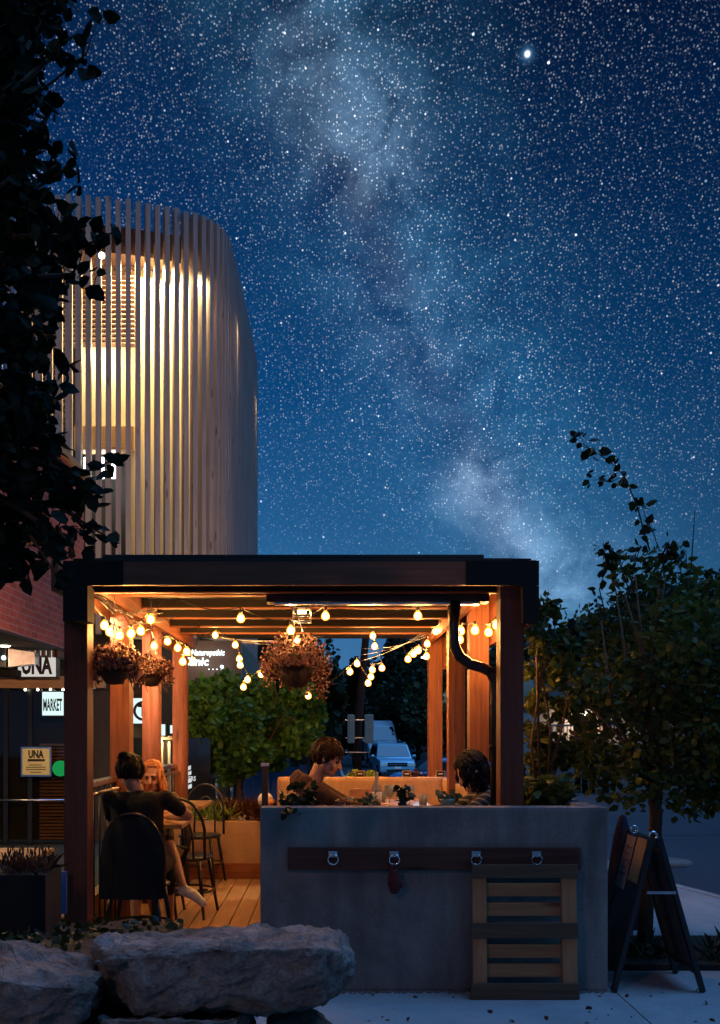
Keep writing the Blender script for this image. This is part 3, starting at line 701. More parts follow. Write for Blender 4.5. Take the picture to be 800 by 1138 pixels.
def spot(name, loc, en, col, rad=.05, ang=None, rot=(0, 0, 0), blend=.6):
    l = bpy.data.lights.new(name, 'SPOT' if ang else 'POINT'); l.energy = en; l.color = col; l.shadow_soft_size = rad
    if ang: l.spot_size = R(ang); l.spot_blend = blend
    o = bpy.data.objects.new(name, l); COL.objects.link(o); o.location = loc; o.rotation_euler = rot; return o
gap = resample(offset(pl, .40), .05)
for px, en in ((118, 120), (150, 800), (176, 900), (208, 560), (238, 330)):
    best = min(gap, key=lambda p: abs((p.x * F / p.y + 363) - px) + (100 if p.y > 17 else 0))
    spot('tower_downlight', (best.x, best.y, zC - .08), en, (1.0, .78, .38), .06, 150)
for k in (int(len(gap) * .70), int(len(gap) * .80)):
    p = gap[k]; spot('tower_downlight', (p.x, p.y, zC - .08), 260, (1.0, .78, .40), .06, 150)
spot('landing_light', P(112, 395, yb - .25), 34, (1.0, .82, .5), .08)
spot('landing_light', P(112, 520, yb + .1), 12, (1.0, .9, .75), .08)

UP = [(-1.45, 9.55, -.30, 1.0), (-.75, 9.55, -.12, .8), (-.35, 9.5, .0, .8)]  # uplights added out of sight to brighten the tower slats
for i, (x, y, a_, k_) in enumerate(UP):
    u_ = empty('added_uplight', (x, y, 2.67), label=['added uplight at the left end of the roof back edge', 'middle added uplight on the roof back edge', 'added uplight nearest the roof middle, smallest beam'][i], cat='floodlight', group='added uplights on the roof')
    mb = MB(); mb.lathe([(.02, -.04), (.05, -.03), (.055, .05), (.045, .055), (.04, .0), (0, -.01)], (x, y, 2.72), 14, Euler((R(-40), 0, 0)).to_matrix()); part('housing', mb, M['black'], u_)
    tgt = Vector((-2.6 + i * .5, 14.3, 5.9 - i * .8)); l_ = spot('added_uplight_lamp', (x, y + .04, 2.78), 95 * k_, (1.0, .70, .45), .05, 75); l_.rotation_euler = (tgt - l_.location).to_track_quat('-Z', 'Y').to_euler()
# ------------------------------------------------------------------ brick building on the left
bb_ = empty('brick_building', (-3.4, 8, 0), label='red brick shop building whose upper wall overhangs the left patio', cat='building')
XB = -3.4
mb = MB(); zb0 = EYE + .312 * 3.4
mb.bb(-9, XB, 1.0, 12.6, zb0, 5.02); part('wall', mb, M['brick'], bb_)
mb = MB(); mb.bb(-9, XB + .05, .9, 12.7, 5.022, 5.12); part('coping', mb, M['tabletop'], bb_)
mb = MB(); mb.bb(-9, XB + .004, .99, 12.61, zb0 - .03, zb0 - .002); part('soffit', mb, M['soffit'], bb_)
mb = MB(); x = -8.9
while x < XB - .02: mb.bb(x, x + .03, 11.5, 11.9, zb0 - .12, zb0 - .033); x += .07
part('soffit_ribs', mb, M['louvre'], bb_)
YG = 12.0
for x, y, en in ((-3.5, 5.9, 110), (-3.75, 9.3, 90), (-3.9, 10.9, 30)):  # downlights added to light the patio table and shop window
    mb = MB(); mb.lathe([(0, -.012), (.05, -.012), (.07, .0), (.0, .0)], (x, y, zb0 - .033), 14); part('added_downlight', mb, M['lampy'], bb_); spot('added_soffit_lamp', (x, y, zb0 - .07), en, (1.0, .66, .30), .05, 150)
fl2 = empty('added_side_flood', (-1.66, 6.0, 2.3), label='small floodlight added outside the left pergola beam to light the brick', cat='floodlight')  # added behind the near left post to brighten the brick wall
mb = MB(); mb.lathe([(.02, -.05), (.045, -.03), (.05, .05), (.04, .052), (.0, .03)], (-1.67, 6.0, 2.30), 14, Euler((R(-70), 0, R(50))).to_matrix()); part('housing', mb, M['black'], fl2)
l_ = spot('added_side_lamp', (-1.70, 6.07, 2.33), 420, (1.0, .55, .33), .04, 110); l_.rotation_euler = (Vector((-3.4, 10.6, 2.9)) - l_.location).to_track_quat('-Z', 'Y').to_euler()
q = P(0, 765, YG)
mb = MB(); mb.bb(-7, -2.95, YG - .12, YG + .05, P(0, 765, YG).z, P(0, 752, YG).z, .006); part('canopy_beam', mb, M['tabletop'], bb_)
mb = MB(); mb.bb(-7, -2.9, YG + .3, YG + .38, 0, P(0, 766, YG).z); part('shop_wall', mb, M['soffit'], bb_)
for px in (-60, 6, 33, 96):
    a = P(px, 0, YG); mb = MB(); mb.bb(a.x - .03, a.x + .03, YG + .0, YG + .06, 0, 2.06); part('mullion', mb, M['black'], bb_)
mb = MB(); a = P(36, 0, YG); b = P(95, 0, YG); z = P(0, 955, YG).z
z0, z1 = .05, P(0, 826, YG).z; z = z0
while z < z1: mb.box(((a.x + b.x) / 2, YG + .14, z), (b.x - a.x - .1, .045, .004), (R(35), 0, 0)); z += .045
part('window_blind', mb, M['pallet_x'], bb_)
mb = MB(); a = P(-80, 0, YG); b = P(95, 0, YG); mb.bb(a.x, b.x, YG + .015, YG + .025, .05, 2.05); part('window_pane', mb, M['glass'], bb_)
mb = MB(); zr = P(0, 889, YG).z; mb.tube([(a.x, YG - .04, zr), (b.x, YG - .04, zr)], .014, 8); part('push_rail', mb, M['steel'], bb_)
for px in (28, 42, 56, 70): 
    mb = MB(); mb.ball(P(px, 766.5, YG - .06), .016, 8, 6); part('canopy_light', mb, M['lampy'], bb_)

def lit_sign(name, px0, px1, py0, py1, Y, mt, label, th=.12, frame=True):
    x0, x1, z0, z1 = fr(px0, px1, py0, py1, Y); r_ = empty(name, ((x0 + x1) / 2, Y, z0), label=label, cat='sign')
    mb = MB(); mb.bb(x0 - .02, x1 + .02, Y + .004, Y + th, z0 - .02, z1 + .02, .006); part('cabinet', mb, M['black'], r_)
    mb = MB(); mb.bb(x0, x1, Y - .004, Y + .003, z0, z1); part('face', mb, mt, r_)
    return r_, x0, x1, z0, z1
def words(parent, body, px, py, Y, hpx, mt=None, sx=1.0, bold=.0, wpx=None, shear=0, name='lettering'):
    c = P(px, py, Y); size = hpx * Y / F / .70
    o = text_mesh(name, body, size, mt or M['ink'], Matrix.Translation(c) @ FACE, None, .002, 1.0, bold * size, shear)
    if wpx:
        xs_ = [v.co.x for v in o.data.vertices]; cx = (min(xs_) + max(xs_)) / 2; s = wpx * Y / F / (max(xs_) - min(xs_))
        for v in o.data.vertices: v.co.x = c.x + (v.co.x - cx) * s
    q = parent
    o.data.transform(Matrix.Translation(parent.location).inverted()); o.parent = parent
    return o
r_, *_ = lit_sign('shop_sign', 20, 62, 722, 752, 11.6, M['signdim'], 'pinkish lit sign box with black UNA lettering above the canopy beam')
words(r_, 'UNA', 41, 740, 11.59, 19, bold=.045, wpx=34)
# small floodlight in front of it
fl = empty('wall_floodlight', P(16, 731, 11.2), label='grey floodlight box jutting out beside the lit sign with black letters', cat='floodlight')
x0, x1, z0, z1 = fr(9, 34, 721, 741, 11.1); mb = MB(); mb.prism([(x0, 11.1, z0), (x0, 11.1, z1), (x1, 11.25, z1 - .03), (x1, 11.25, z0 + .05)], (0, .18, 0)); part('housing', mb, M['steel'], fl)
x0, x1, z0, z1 = fr(-6, 8, 718, 742, 11.1); mb = MB(); mb.bb(x0, x1, 11.05, 11.3, z0, z1, .01); part('lamp_head', mb, M['black'], fl)
mb = MB(); mb.ball(P(4, 731, 11.04), .03, 10, 6); part('lens', mb, emit('flood_lens', (.6, .95, 1), 2.5), fl)
x0, x1, z0, z1 = fr(-4, 18, 744, 751, 11.3); mb = MB(); mb.bb(x0, x1, 11.3, 11.5, z0, z1, .01); mb.tube([((x0 + x1) / 2, 11.4, z1), ((x0 + x1) / 2, 11.4, z1 + .1)], .02, 8); part('bracket', mb, M['blackm'], fl)
# notice on the glass and the green disc
nt = empty('window_notice', P(40, 864, 11.9), label='yellow framed UNA notice fixed to the shop window', cat='notice')
x0, x1, z0, z1 = fr(23, 57, 830, 863, 11.9); mb = MB(); mb.bb(x0, x1, 11.9, 11.91, z0, z1); part('frame', mb, M['steel'], nt)
x0, x1, z0, z1 = fr(25, 55, 832, 861, 11.9); mb = MB(); mb.bb(x0, x1, 11.892, 11.898, z0, z1); part('sheet', mb, M['paper'], nt)
words(nt, 'UNA', 40, 838.5, 11.885, 8, bold=.04, wpx=17)
x0, x1, z0, z1 = fr(31, 50, 843.5, 846, 11.9); mb = MB(); mb.bb(x0, x1, 11.886, 11.890, z0, z1)
for yy_, w_ in ((850, 14), (852.5, 22), (855, 22), (858, 12)):
    x0, x1, z0, z1 = fr(40 - w_ / 2, 40 + w_ / 2, yy_ - .35, yy_ + .35, 11.9); mb.bb(x0, x1, 11.887, 11.890, z0, z1)
part('small_print', mb, M['ink'], nt)
mb = MB(); c = P(67, 854, 11.88); mb.lathe([(.0, -.01), (.105, -.01), (.105, .01), (0, .01)], c, 20, Matrix.Rotation(R(90), 3, 'X'))
tag(mb.build('window_disc', M['green']), 'round glowing green disc stuck beside the yellow notice', 'disc')
# lit shop signs further down the shop row
r_, *_ = lit_sign('market_sign', 47, 70.5, 769, 795, 11.75, M['signw'], 'bright pale sign hanging over the window and cut by the near left post')
words(r_, 'MARKET', 58.5, 784, 11.74, 13, bold=.03, wpx=21)
# row of shop fronts behind the pergola
sb = empty('shop_row', (-2.6, 14.6, 0), label='dark ground floor shop front with cream door frames under the slatted tower', cat='building')
mb = MB(); mb.bb(-6.5, P(268, 0, 14.6).x, 14.6, 20, -.05, 2.93); mb.bb(-6.5, -1.95, 15.3, 15.4, 2.95, 4.25); part('wall', mb, M['soffit'], sb)
for a, b in ((97, 160), (160, 235)):
    pass
for px0, px1 in ((108, 118), (112, 115), (172, 181), (186, 189)):
    x0, x1, z0, z1 = fr(px0, px1, 806 if px0 < 150 else 824, 930, 14.45); mb = MB(); mb.bb(x0, x1, 14.42 + px0 * .0003, 14.59, .0, z1, .01); part('door_frame', mb, M['cream'], sb)
for a, b, t_, bt in ((93, 107, 812, 960), (119, 171, 820, 960), (190, 205, 830, 960)):
    x0, x1, z0, z1 = fr(a, b, t_, bt, 14.5); mb = MB(); mb.bb(x0, x1, 14.55, 14.59, .02, z1); part('door_glass', mb, M['darkwin'], sb)
x0, x1, z0, z1 = fr(95, 120, 796, 801, 14.3); mb = MB(); mb.bb(x0, x1, 14.3, 14.59, z0, z1); x0, x1, z0, z1 = fr(166, 192, 818, 822, 14.3); mb.bb(x0, x1, 14.3, 14.59, z0, z1); part('lintel', mb, M['cream'], sb)
for px, py in ((113, 803), (178, 823)):
    mb = MB(); mb.ball(P(px, py + 1, 14.36), .03, 8, 6); part('door_light', mb, M['lampy'], sb); spot('door_lamp', P(px, py + 3, 14.28), 9, (1, .78, .42), .03)
x0, x1, z0, z1 = fr(206, 268, 712, 756, 14.5); mb = MB(); mb.bb(x0, x1, 14.5, 14.59, z0, z1); part('fascia', mb, M['louvre'], sb)
x0, x1, z0, z1 = fr(262, 281, 695, 715, 15.0); 
r_, *_ = lit_sign('letter_sign', 84, 106, 752, 772, 14.0, M['signw'], 'lit sign with a large black figure 2 behind the near hanging baskets')
words(r_, '2', 102, 762, 13.99, 15, bold=.05)
r_, *_ = lit_sign('menu_light_box', 90, 117.5, 776, 792, 14.1, M['signw'], 'bright white menu light box above the first shop door')
words(r_, '. :  . :', 108, 784, 14.09, 9, wpx=12)
r_, x0, x1, z0, z1 = lit_sign('round_logo_sign', 144, 172, 776, 804, 14.1, M['signw'], 'square lit sign with a black ring and letter T')
mb = MB(); mb.torus(P(159, 790, 14.085), .135, .022, (0, 1, 0), 28, 6); part('logo_ring', mb, M['ink'], r_)
words(r_, 'T', 159, 790, 14.09, 12, bold=.06)
r_, *_ = lit_sign('small_light_box', 174, 183.5, 805, 817.5, 14.1, M['signw'], 'small blank white light box above the second shop door')
r_, *_ = lit_sign('tall_light_box', 189, 193, 806, 815, 14.15, M['signw'], 'tiny lit box beside the rear left pergola post')
# clinic lettering: letters stand off the fascia
cs = empty('clinic_sign', P(226, 745, 14.4), label='glowing white clinic lettering on the dark fascia under the tower', cat='sign')
for body, px, py, h, wpx, sh in (('Naturopathic', 231, 725.5, 6.0, 37, .15), ('Clinic', 217, 735.5, 9, 30, .15), ('. . . 9', 240, 742, 5, 17, 0)):
    words(cs, body, px, py, 14.46, h, M['letterw'], bold=.02, wpx=wpx, shear=sh)
spot('clinic_glow', P(226, 735, 14.0), 6, (.75, .95, 1), .2)
# banner with burgers lettering
bn = empty('burger_board', P(218, 890, 12.5), label='dark glass board with white stripes and the letters GERS', cat='sign')
x0, x1, z0, z1 = fr(205, 234, 820, 905, 12.5); mb = MB(); mb.bb(x0, x1, 12.5, 12.56, z0, z1, .01); part('panel', mb, M['darkwin'], bn)
mb = MB()
for y0_, y1_, xa in ((853, 857.5, 212), (859, 863, 212.5), (867.5, 871.5, 213), (873.5, 878, 213)):
    a = P(206, y1_, 12.49); b = P(xa, y1_ - 2.5, 12.49); c = P(xa, y0_ - 2.5, 12.49); d_ = P(206, y0_, 12.49)
    mb.prism([a, b, c, d_], (0, .006, 0))
part('stripes', mb, emit('board_print', (.85, .88, .9), .75), bn)
o = words(bn, 'GERS', 211.5, 865.5, 12.488, 5, MATS['board_print'], bold=.02, wpx=12); 

# blue fence, pale wall and dark fence behind the planter
def plank_fence(name, px0, px1, py0, Y, mt, label, pl_=.14):
    a = P(px0, py0, Y); b = P(px1, py0, Y); gz = ground_z(0, Y) - .04; r_ = empty(name, (a.x, Y, gz), label=label, cat='fence'); x = a.x; mb = MB(); rg = random.Random(3)
    while x < b.x: mb.bb(x, x + pl_ - .012, Y, Y + .02, gz, a.z + rg.uniform(-.02, .02)); x += pl_
    part('boards', mb, mt, r_); mb = MB()
    for z in (gz + .3, a.z - .2): mb.bb(a.x, b.x, Y + .022, Y + .06, z, z + .08)
    part('rail', mb, mt, r_)
    return r_
plank_fence('board_fence', 262, 333, 851, 14.0, M['bluefence'], 'board fence coloured with blue sky light behind the planter and the green tree')
plank_fence('dark_fence', 236, 262, 864, 13.6, M['soffit'], 'short dark board fence next to the blue fence', .2)
mb = MB(); a = P(237, 862, 13.4); b = P(261, 862, 13.4); mb.bb(a.x, b.x, 13.4, 13.5, a.z - .03, a.z, .006); mb.tube([(a.x + .05, 13.45, ground_z(0, 13.45) - .03), (a.x + .05, 13.45, a.z - .03)], .02, 8); mb.tube([(b.x - .05, 13.45, ground_z(0, 13.45) - .03), (b.x - .05, 13.45, a.z - .03)], .02, 8)
tag(mb.build('pale_bar', M['steel']), 'pale metal bar rail standing before the short dark fence', 'rail')
# bollard
bo = empty('black_bollard', P(294.5, 897, 8.2), label='slim black lighting post at the left end of the booth', cat='bollard')
q = P(294.5, 848, 8.2); mb = MB(); mb.bb(q.x - .028, q.x + .028, 8.17, 8.226, .03, q.z - .03, .003); part('shaft', mb, M['black'], bo)
mb = MB(); mb.bb(q.x - .036, q.x + .036, 8.162, 8.234, q.z - .028, q.z, .004); part('cap', mb, M['steel'], bo)
# utility pole with pale panels
up = empty('utility_pole', P(398, 880, 21), label='leaning wooden utility pole carrying two pale rounded panels', cat='pole')
gz = ground_z(.7, 21) - .1; b = P(397.5, 812, 21); mb = MB(); mb.tube([(b.x - .02, 21, gz), (b.x, 21, 1.5), (b.x + .18, 21, 3.6), (b.x + .22, 21, 4.55)], [.11, .10, .085, .08], 12); part('pole', mb, M['bark'], up)
for px0, px1 in ((386, 394), (405, 415)):
    x0, x1, z0, z1 = fr(px0, px1, 794, 826, 20.8); mb = MB(); mb.bb(x0, x1, 20.74, 20.80, z0, z1, .03); part('panel', mb, M['panel'], up)
mb = MB()
for py in (800, 820, 836): q = P(398, py, 20.84); mb.bb(q.x - .3, q.x + .28, 20.84, 20.87, q.z - .012, q.z + .012)
part('bracket', mb, M['steel'], up)
for dz, x2 in ((4.4, 9), (4.2, 9.4), (4.5, 8)):
    mb = MB(); p0 = Vector((b.x + .22, 21, dz)); p1 = Vector((x2, 48, dz + 2.2)); mb.tube([p0.lerp(p1, t / 10) - Vector((0, 0, 1.0 * math.sin(math.pi * t / 10))) for t in range(11)], .012, 5)
    part('wire', mb, M['black'], up)

# street clutter beyond the booth
kb = MB(); 
for y0_, y1_ in ((20, 34), (34, 48), (48, 62)):
    kb.bb(.75, .9, y0_, y1_, ground_z(.8, (y0_ + y1_) / 2) - .15, ground_z(.8, (y0_ + y1_) / 2) + .10)
tag(kb.build('kerb', M['walk']), None, kind='structure')
# street lamp added out of sight to light the parked cars
sl = empty('added_street_lamp', ((483 - 363) * 41 / F, 41, -.9), label='added unseen street lamp behind the rear right post to light the parked cars', cat='street lamp')
x = (483 - 363) * 41 / F; mb = MB(); mb.tube([(x, 41, ground_z(2, 41) - .05), (x, 41, 4.6)], [.09, .06], 10); part('pole', mb, M['steel'], sl)
mb = MB(); mb.tube([(x, 41, 4.6), (x - .15, 41, 4.8), (x - .4, 41, 4.85)], .04, 8); part('arm', mb, M['steel'], sl)
mb = MB(); mb.ball((x - .42, 41, 4.84), (.2, .12, .06), 12, 8); part('lamp_head', mb, M['lampw'], sl)
spot('added_street_light', (x - .42, 41, 4.7), 700, (.32, .66, 1.0), .1)
# woods that cover the far slope, one mass
rg = random.Random(3); mb = MB(); pts = []
for _ in range(9000):
    y = rg.uniform(62, 190); x = rg.uniform(-60, 120) * y / 110; z = ground_z(x, y); c_ = noise.noise(Vector((x * .12, y * .12, 0)))
    pts.append(Vector((x, y, z + max(0, 2.4 + 4.0 * c_) * rg.random() ** .4)))
pts = [p for p in pts if not (-1 < p.x < 9)]
leaves_mb(mb, pts, 1.3, rg, 'petal'); tag(mb.build('hillside_woods', M['leaf_d']), 'dark woods covering the slope beyond the street', None, kind='stuff')

sl2 = empty('added_street_lamp', (-4.2, -3.5, 0), label='added unseen street lamp behind the viewer that throws weak warm light on the wall', cat='street lamp')  # lamp added behind the camera to warm the beam, posts and wall
mb = MB(); mb.tube([(-4.2, -3.5, 0), (-4.2, -3.5, 5.0)], [.09, .06], 10); part('pole', mb, M['steel'], sl2)
mb = MB(); mb.tube([(-4.2, -3.5, 5.0), (-4.1, -3.3, 5.2), (-3.8, -2.9, 5.25)], .04, 8); part('arm', mb, M['steel'], sl2)
mb = MB(); mb.ball((-3.75, -2.85, 5.24), (.2, .2, .07), 12, 8); part('lamp_head', mb, M['lampy'], sl2)
spot('added_street_light', (-3.75, -2.85, 5.05), 170, (1.0, .50, .30), .15)
# =================================================================== OBJECTS
# ------------------------------------------------------------------ string lights
def string_light(label, Y, bulbs, ends, dz=.055):
    c0 = P(*bulbs[0], Y); r_ = empty('string_light', c0, label=label, cat='string light', group='bulb strings under the pergola roof')
    pts = [P(ends[0][0], ends[0][1], ends[0][2])]
    for px, py in bulbs: q = P(px, py, Y); pts.append(q + Vector((0, .0, dz)))
    pts.append(P(ends[1][0], ends[1][1], ends[1][2])); full = []
    for a, b in zip(pts, pts[1:]):
        L = (b - a).length
        for t in range(6): full.append(a.lerp(b, t / 6) - Vector((0, 0, L * .10 * math.sin(math.pi * t / 6))))
    full.append(pts[-1]); mb = MB(); mb.tube(full, .0035, 5); part('cable', mb, M['black'], r_)
    for px, py in bulbs:
        q = P(px, py, Y); yo = rng.uniform(-.05, .05); mb = MB()
        mb.lathe([(0, -.034), (.016, -.030), (.028, -.018), (.030, .0), (.023, .018), (.012, .031), (.009, .034)], (q.x, q.y + yo, q.z), 14)
        b_ = part('bulb', mb, M['globe'], r_)
        mb = MB(); mb.ball((q.x, q.y + yo, q.z - .002), (.018, .018, .022), 8, 6); part('filament', mb, M['bulb'], b_)
        mb = MB(); mb.tube([(q.x, q.y + yo, q.z + .0345), (q.x, q.y + yo, q.z + .052), (q.x, q.y, q.z + dz)], [.012, .012, .003], 8); part('socket', mb, M['black'], b_)
string_light('string of warm bulbs in front of the near left hanging basket', 5.9, [(114.7, 694), (123, 702), (133, 706), (146, 704), (155, 700), (166, 687)], [(98, 655, 5.6), (180, 668, 6.2)])
string_light('string of warm bulbs crossing to the rear left post beside the clinic lettering', 7.1, [(172, 718), (187, 713), (198, 720), (208, 724), (203, 735), (214, 735)], [(164, 676, 6.6), (222, 690, 7.6)])
string_light('string of warm bulbs sagging low between the rear left post and the centre basket', 8.2, [(239.5, 706), (262, 717), (266, 732), (267, 739), (275, 755), (270, 763), (290, 749)], [(212, 694, 9.0), (310, 698, 9.0)])
string_light('straight string of four bulbs spaced wide across the ceiling', 6.3, [(267.5, 687), (323, 700), (361.6, 684), (463.6, 685)], [(195, 664, 6.3), (490, 670, 6.3)], .075)
string_light('string of warm bulbs bunched in front of the utility pole and under the centre basket', 8.3, [(330, 711), (342.5, 773), (389, 746), (397, 737), (409, 759), (412, 752), (413.5, 744.5), (424.5, 742), (416, 718.6), (414, 707)], [(320, 698, 9.0), (440, 697, 9.0)])
string_light('string of warm bulbs climbing to the top of the rear right post', 8.0, [(453, 732.6), (459, 727), (464.5, 723), (473.4, 729.6), (474, 716), (483.6, 702)], [(446, 697, 9.0), (490, 690, 7.8)])
string_light('string of warm bulbs between the bent drain pipe and the near right post', 6.1, [(509.5, 711), (511.6, 701), (526.5, 701), (544, 701.6), (552, 694)], [(496, 672, 6.3), (553, 662, 5.6)])
# clutter of spare cable coiled at the left corner
mb = MB()
for k in range(7):
    p0 = P(100 + rng.uniform(0, 12), 656 + rng.uniform(0, 14), 5.65 + k * .03); p1 = P(190 + rng.uniform(-20, 12), 684 + rng.uniform(-14, 16), 6.6 + k * .2)
    mb.tube([p0.lerp(p1, t / 8) - Vector((0, 0, rng.uniform(.03, .12) * math.sin(math.pi * t / 8))) for t in range(9)], .004, 5)
tag(mb.build('spare_cable', M['black']), 'loose bundle of black cable slung along the left side beam', 'cable')
mb = MB()
for k in range(4):
    p0 = P(205, 692 + k * 4, 9.0); p1 = P(300 + k * 20, 716 - k * 3, 9.0)
    mb.tube([p0.lerp(p1, t / 8) - Vector((0, 0, .06 * math.sin(math.pi * t / 8))) for t in range(9)], .003, 5)
for k in range(3):
    p0 = P(400, 735 - k * 7, 8.8); p1 = P(478, 698 + k * 4, 8.6)
    mb.tube([p0.lerp(p1, t / 8) - Vector((0, 0, .04 * math.sin(math.pi * t / 8))) for t in range(9)], .003, 5)
tag(mb.build('support_wire', M['steel']), 'thin steel support wires strung below the rear beam', 'wire')

# ------------------------------------------------------------------ hanging baskets
def basket(label, px, py, Y, wpx, seed, drape=0.0, top=2.5):
    rg = random.Random(seed); c = P(px, py, Y); r = wpx / 2 * Y / F
    root = empty('hanging_basket', c, label=label, cat='flower basket', group='flower baskets hanging in the pergola')
    mb = MB(); br = r * .56
    mb.lathe([(0, -br * 1.05), (br * .55, -br * .98), (br * .85, -br * .5), (br, 0), (br * .93, 0), (br * .8, -br * .3), (0, -br * .35)], c - Vector((0, 0, r * .12)), 20); part('bowl', mb, M['bowl'], root)
    mb = MB()
    for k in range(3):
        a = k * 2.09 + .4; mb.tube([c + Vector((br * math.cos(a), br * math.sin(a), -r * .1)), Vector((c.x, c.y, min(top, c.z + r * 1.6)))], .003, 5)
    mb.tube([(c.x, c.y, min(top, c.z + r * 1.6)), (c.x, c.y, top)], .004, 5); part('hanger', mb, M['steel'], root)
    pts = []
    for k in range(2600):
        a = rg.uniform(0, 6.283); q = rg.random() ** .5; h = rg.uniform(-.2, .78) * (1 - q * .45)
        p = c + Vector((math.cos(a) * r * q, math.sin(a) * r * q, r * h * (1 + .4 * math.sin(3 * a + seed))))
        if q > .62 and math.sin(a) > -.55: p.z -= r * rg.random() * (.55 + drape * (1 if math.cos(a) > .1 else .2)) * (q)
        pts.append(p)
    mb = MB(); leaves_mb(mb, pts, .021, rg, 'petal'); part('flowers', mb, M['petal'], root)
    mb = MB(); leaves_mb(mb, [p + Vector((rg.gauss(0, .012), 0, rg.gauss(0, .012))) for p in pts[::6]], .032, rg); part('leaves', mb, M['leaf_p'], root)
    mb = MB()
    for k in range(4):
        mb = MB(); a = rg.uniform(0, 6.28); p = c + Vector((math.cos(a) * r * .8, math.sin(a) * r * .8, -r * .3)); mb.tube([p, p + Vector((.01, 0, -r * .4)), p + Vector((.03, 0, -r * (.7 + drape * .3)))], .003, 5); part('trailing_stem', mb, M['stem'], root)
basket('pink flowers in the wide hanging basket beside the near left post', 127, 740, 5.75, 60, 1)
basket('smaller pink flower basket hanging just behind the wide left one', 168, 747, 6.4, 46, 2)
basket('large round basket of pink flowers hanging over the middle of the booth', 328, 737, 6.35, 78, 3, drape=.45)

# ------------------------------------------------------------------ front wall dressings
hb = empty('hook_board', P(320, 953, 5.16), label='long dark wooden board screwed to the concrete with ring hooks', cat='hook board')
a = P(320, 966, 5.17); b = P(643, 941, 5.17)
mb = MB(); mb.bb(a.x, b.x, 5.128, 5.168, a.z, b.z, .005); part('board', mb, M['old_board'], hb)
for px in (370, 438, 529, 596):
    q = P(px, 951, 5.125); mb = MB(); mb.bb(q.x - .026, q.x + .026, 5.118, 5.1275, q.z - .008, q.z + .026, .004)
    mb.bb(q.x - .012, q.x + .012, 5.10, 5.119, q.z - .004, q.z + .014, .003); h = part('hook_plate', mb, M['steel'], hb)
    mb = MB(); mb.torus(q + Vector((0, -.016, -.020)), .029, .0045, (0, 1, .15), 24, 8); part('ring', mb, M['chrome'], h)
mt_ = empty('maroon_mitt', P(438, 980, 5.1), label='dark maroon knitted mitt hanging from the second ring hook', cat='mitt')
q = P(438, 980, 5.095); mb = MB()
mb.lathe([(0, -.10), (.022, -.095), (.036, -.07), (.045, -.03), (.042, .01), (.034, .04), (.030, .065), (.024, .07)], q, 14)
mb.tube([q + Vector((.02, 0, -.01)), q + Vector((.05, -.005, -.03)), q + Vector((.052, -.005, -.055))], [.02, .017, .010], 8)
mb.tube([q + Vector((0, 0, .065)), q + Vector((-.006, -.004, .09)), q + Vector((0, -.004, .118))], .005, 6)
for i, v in enumerate(mb.v): n_ = noise.noise(Vector(v) * 45) * .006; mb.v[i] = (q.x + (v[0] - q.x) * .8 + n_, q.y + (v[1] - q.y) * .6 + n_, q.z + .07 + (v[2] - q.z - .07) * .82)
part('mitt', mb, M['ring_red'], mt_)
pa = empty('wooden_pallet', P(581, 1106, 5.1), label='wooden slatted pallet standing against the concrete under the hook board', cat='pallet')
def tilt(z): return 5.105 - (.80 - z) * .05 if z > 0 else 5.06
def pslat(name, px0, px1, py0, py1, dy, th, mt_):
    a = P(px0, py1, 5.09); b = P(px1, py0, 5.09); yc = tilt((a.z + b.z) / 2) + dy
    mb = MB(); mb.box(((a.x + b.x) / 2, yc, (a.z + b.z) / 2), (b.x - a.x, th, b.z - a.z), (R(-2.9), 0, 0), .004); part(name, mb, mt_, pa)
for a_, b_ in ((524, 539.5), (622.5, 639)): pslat('stile', a_, b_, 966, 1100, -.018, .034, M['pallet_z'])
pslat('slat', 523, 640, 959.5, 974.5, -.046, .020, M['pallet_dark'])
pslat('slat', 521.5, 639.5, 1023.5, 1040, -.046, .020, M['pallet_dark'])
pslat('slat', 521, 640, 1089, 1106, -.046, .020, M['pallet_dark'])
for y0_, y1_ in ((982, 996.5), (1003.5, 1018), (1049.5, 1064), (1070.5, 1085)): pslat('slat', 538, 624, y0_, y1_, .010, .018, M['pallet_x'])

# ------------------------------------------------------------------ A-frame chalk board
af = empty('a_frame_sign', (1.9, 5.35, 0), label='black folding A-frame sign board standing at the right end of the concrete wall', cat='sign board')
Yn, Yf = 5.16, 5.56; zA = P(0, 931, 5.19).z; xa = 1.885
def leaf(xt, xb, name):
    rt = Vector((xt, 0, zA)); rb_ = Vector((xb, 0, 0.0)); 
    for Y_ in (Yn, Yf):
        mb = MB(); d_ = (rt - rb_); L = d_.length; ang = math.atan2(d_.x, d_.z)
        mb.box(((xt + xb) / 2, Y_, zA / 2 + .005), (.028, .038, L), (0, ang, 0), .003); part('stile', mb, M['black'], af)
    for t in (.14, .965):
        p = rb_.lerp(rt, t); mb = MB(); mb.box((p.x, (Yn + Yf) / 2, p.z), (.026, Yf - Yn - .04, .04), (0, math.atan2(rt.x - rb_.x, zA), 0), .003); part('cross_rail', mb, M['black'], af)
    d_ = rt - rb_; ang = math.atan2(d_.x, d_.z); p = rb_.lerp(rt, .55)
    return p, ang, d_.length
p, ang, L = leaf(1.865, 1.645, 'l')
mb = MB(); mb.box((p.x, (Yn + Yf) / 2, p.z), (.012, Yf - Yn - .045, L * .78), (0, ang, 0)); part('board_panel', mb, M['darkwin'], af)
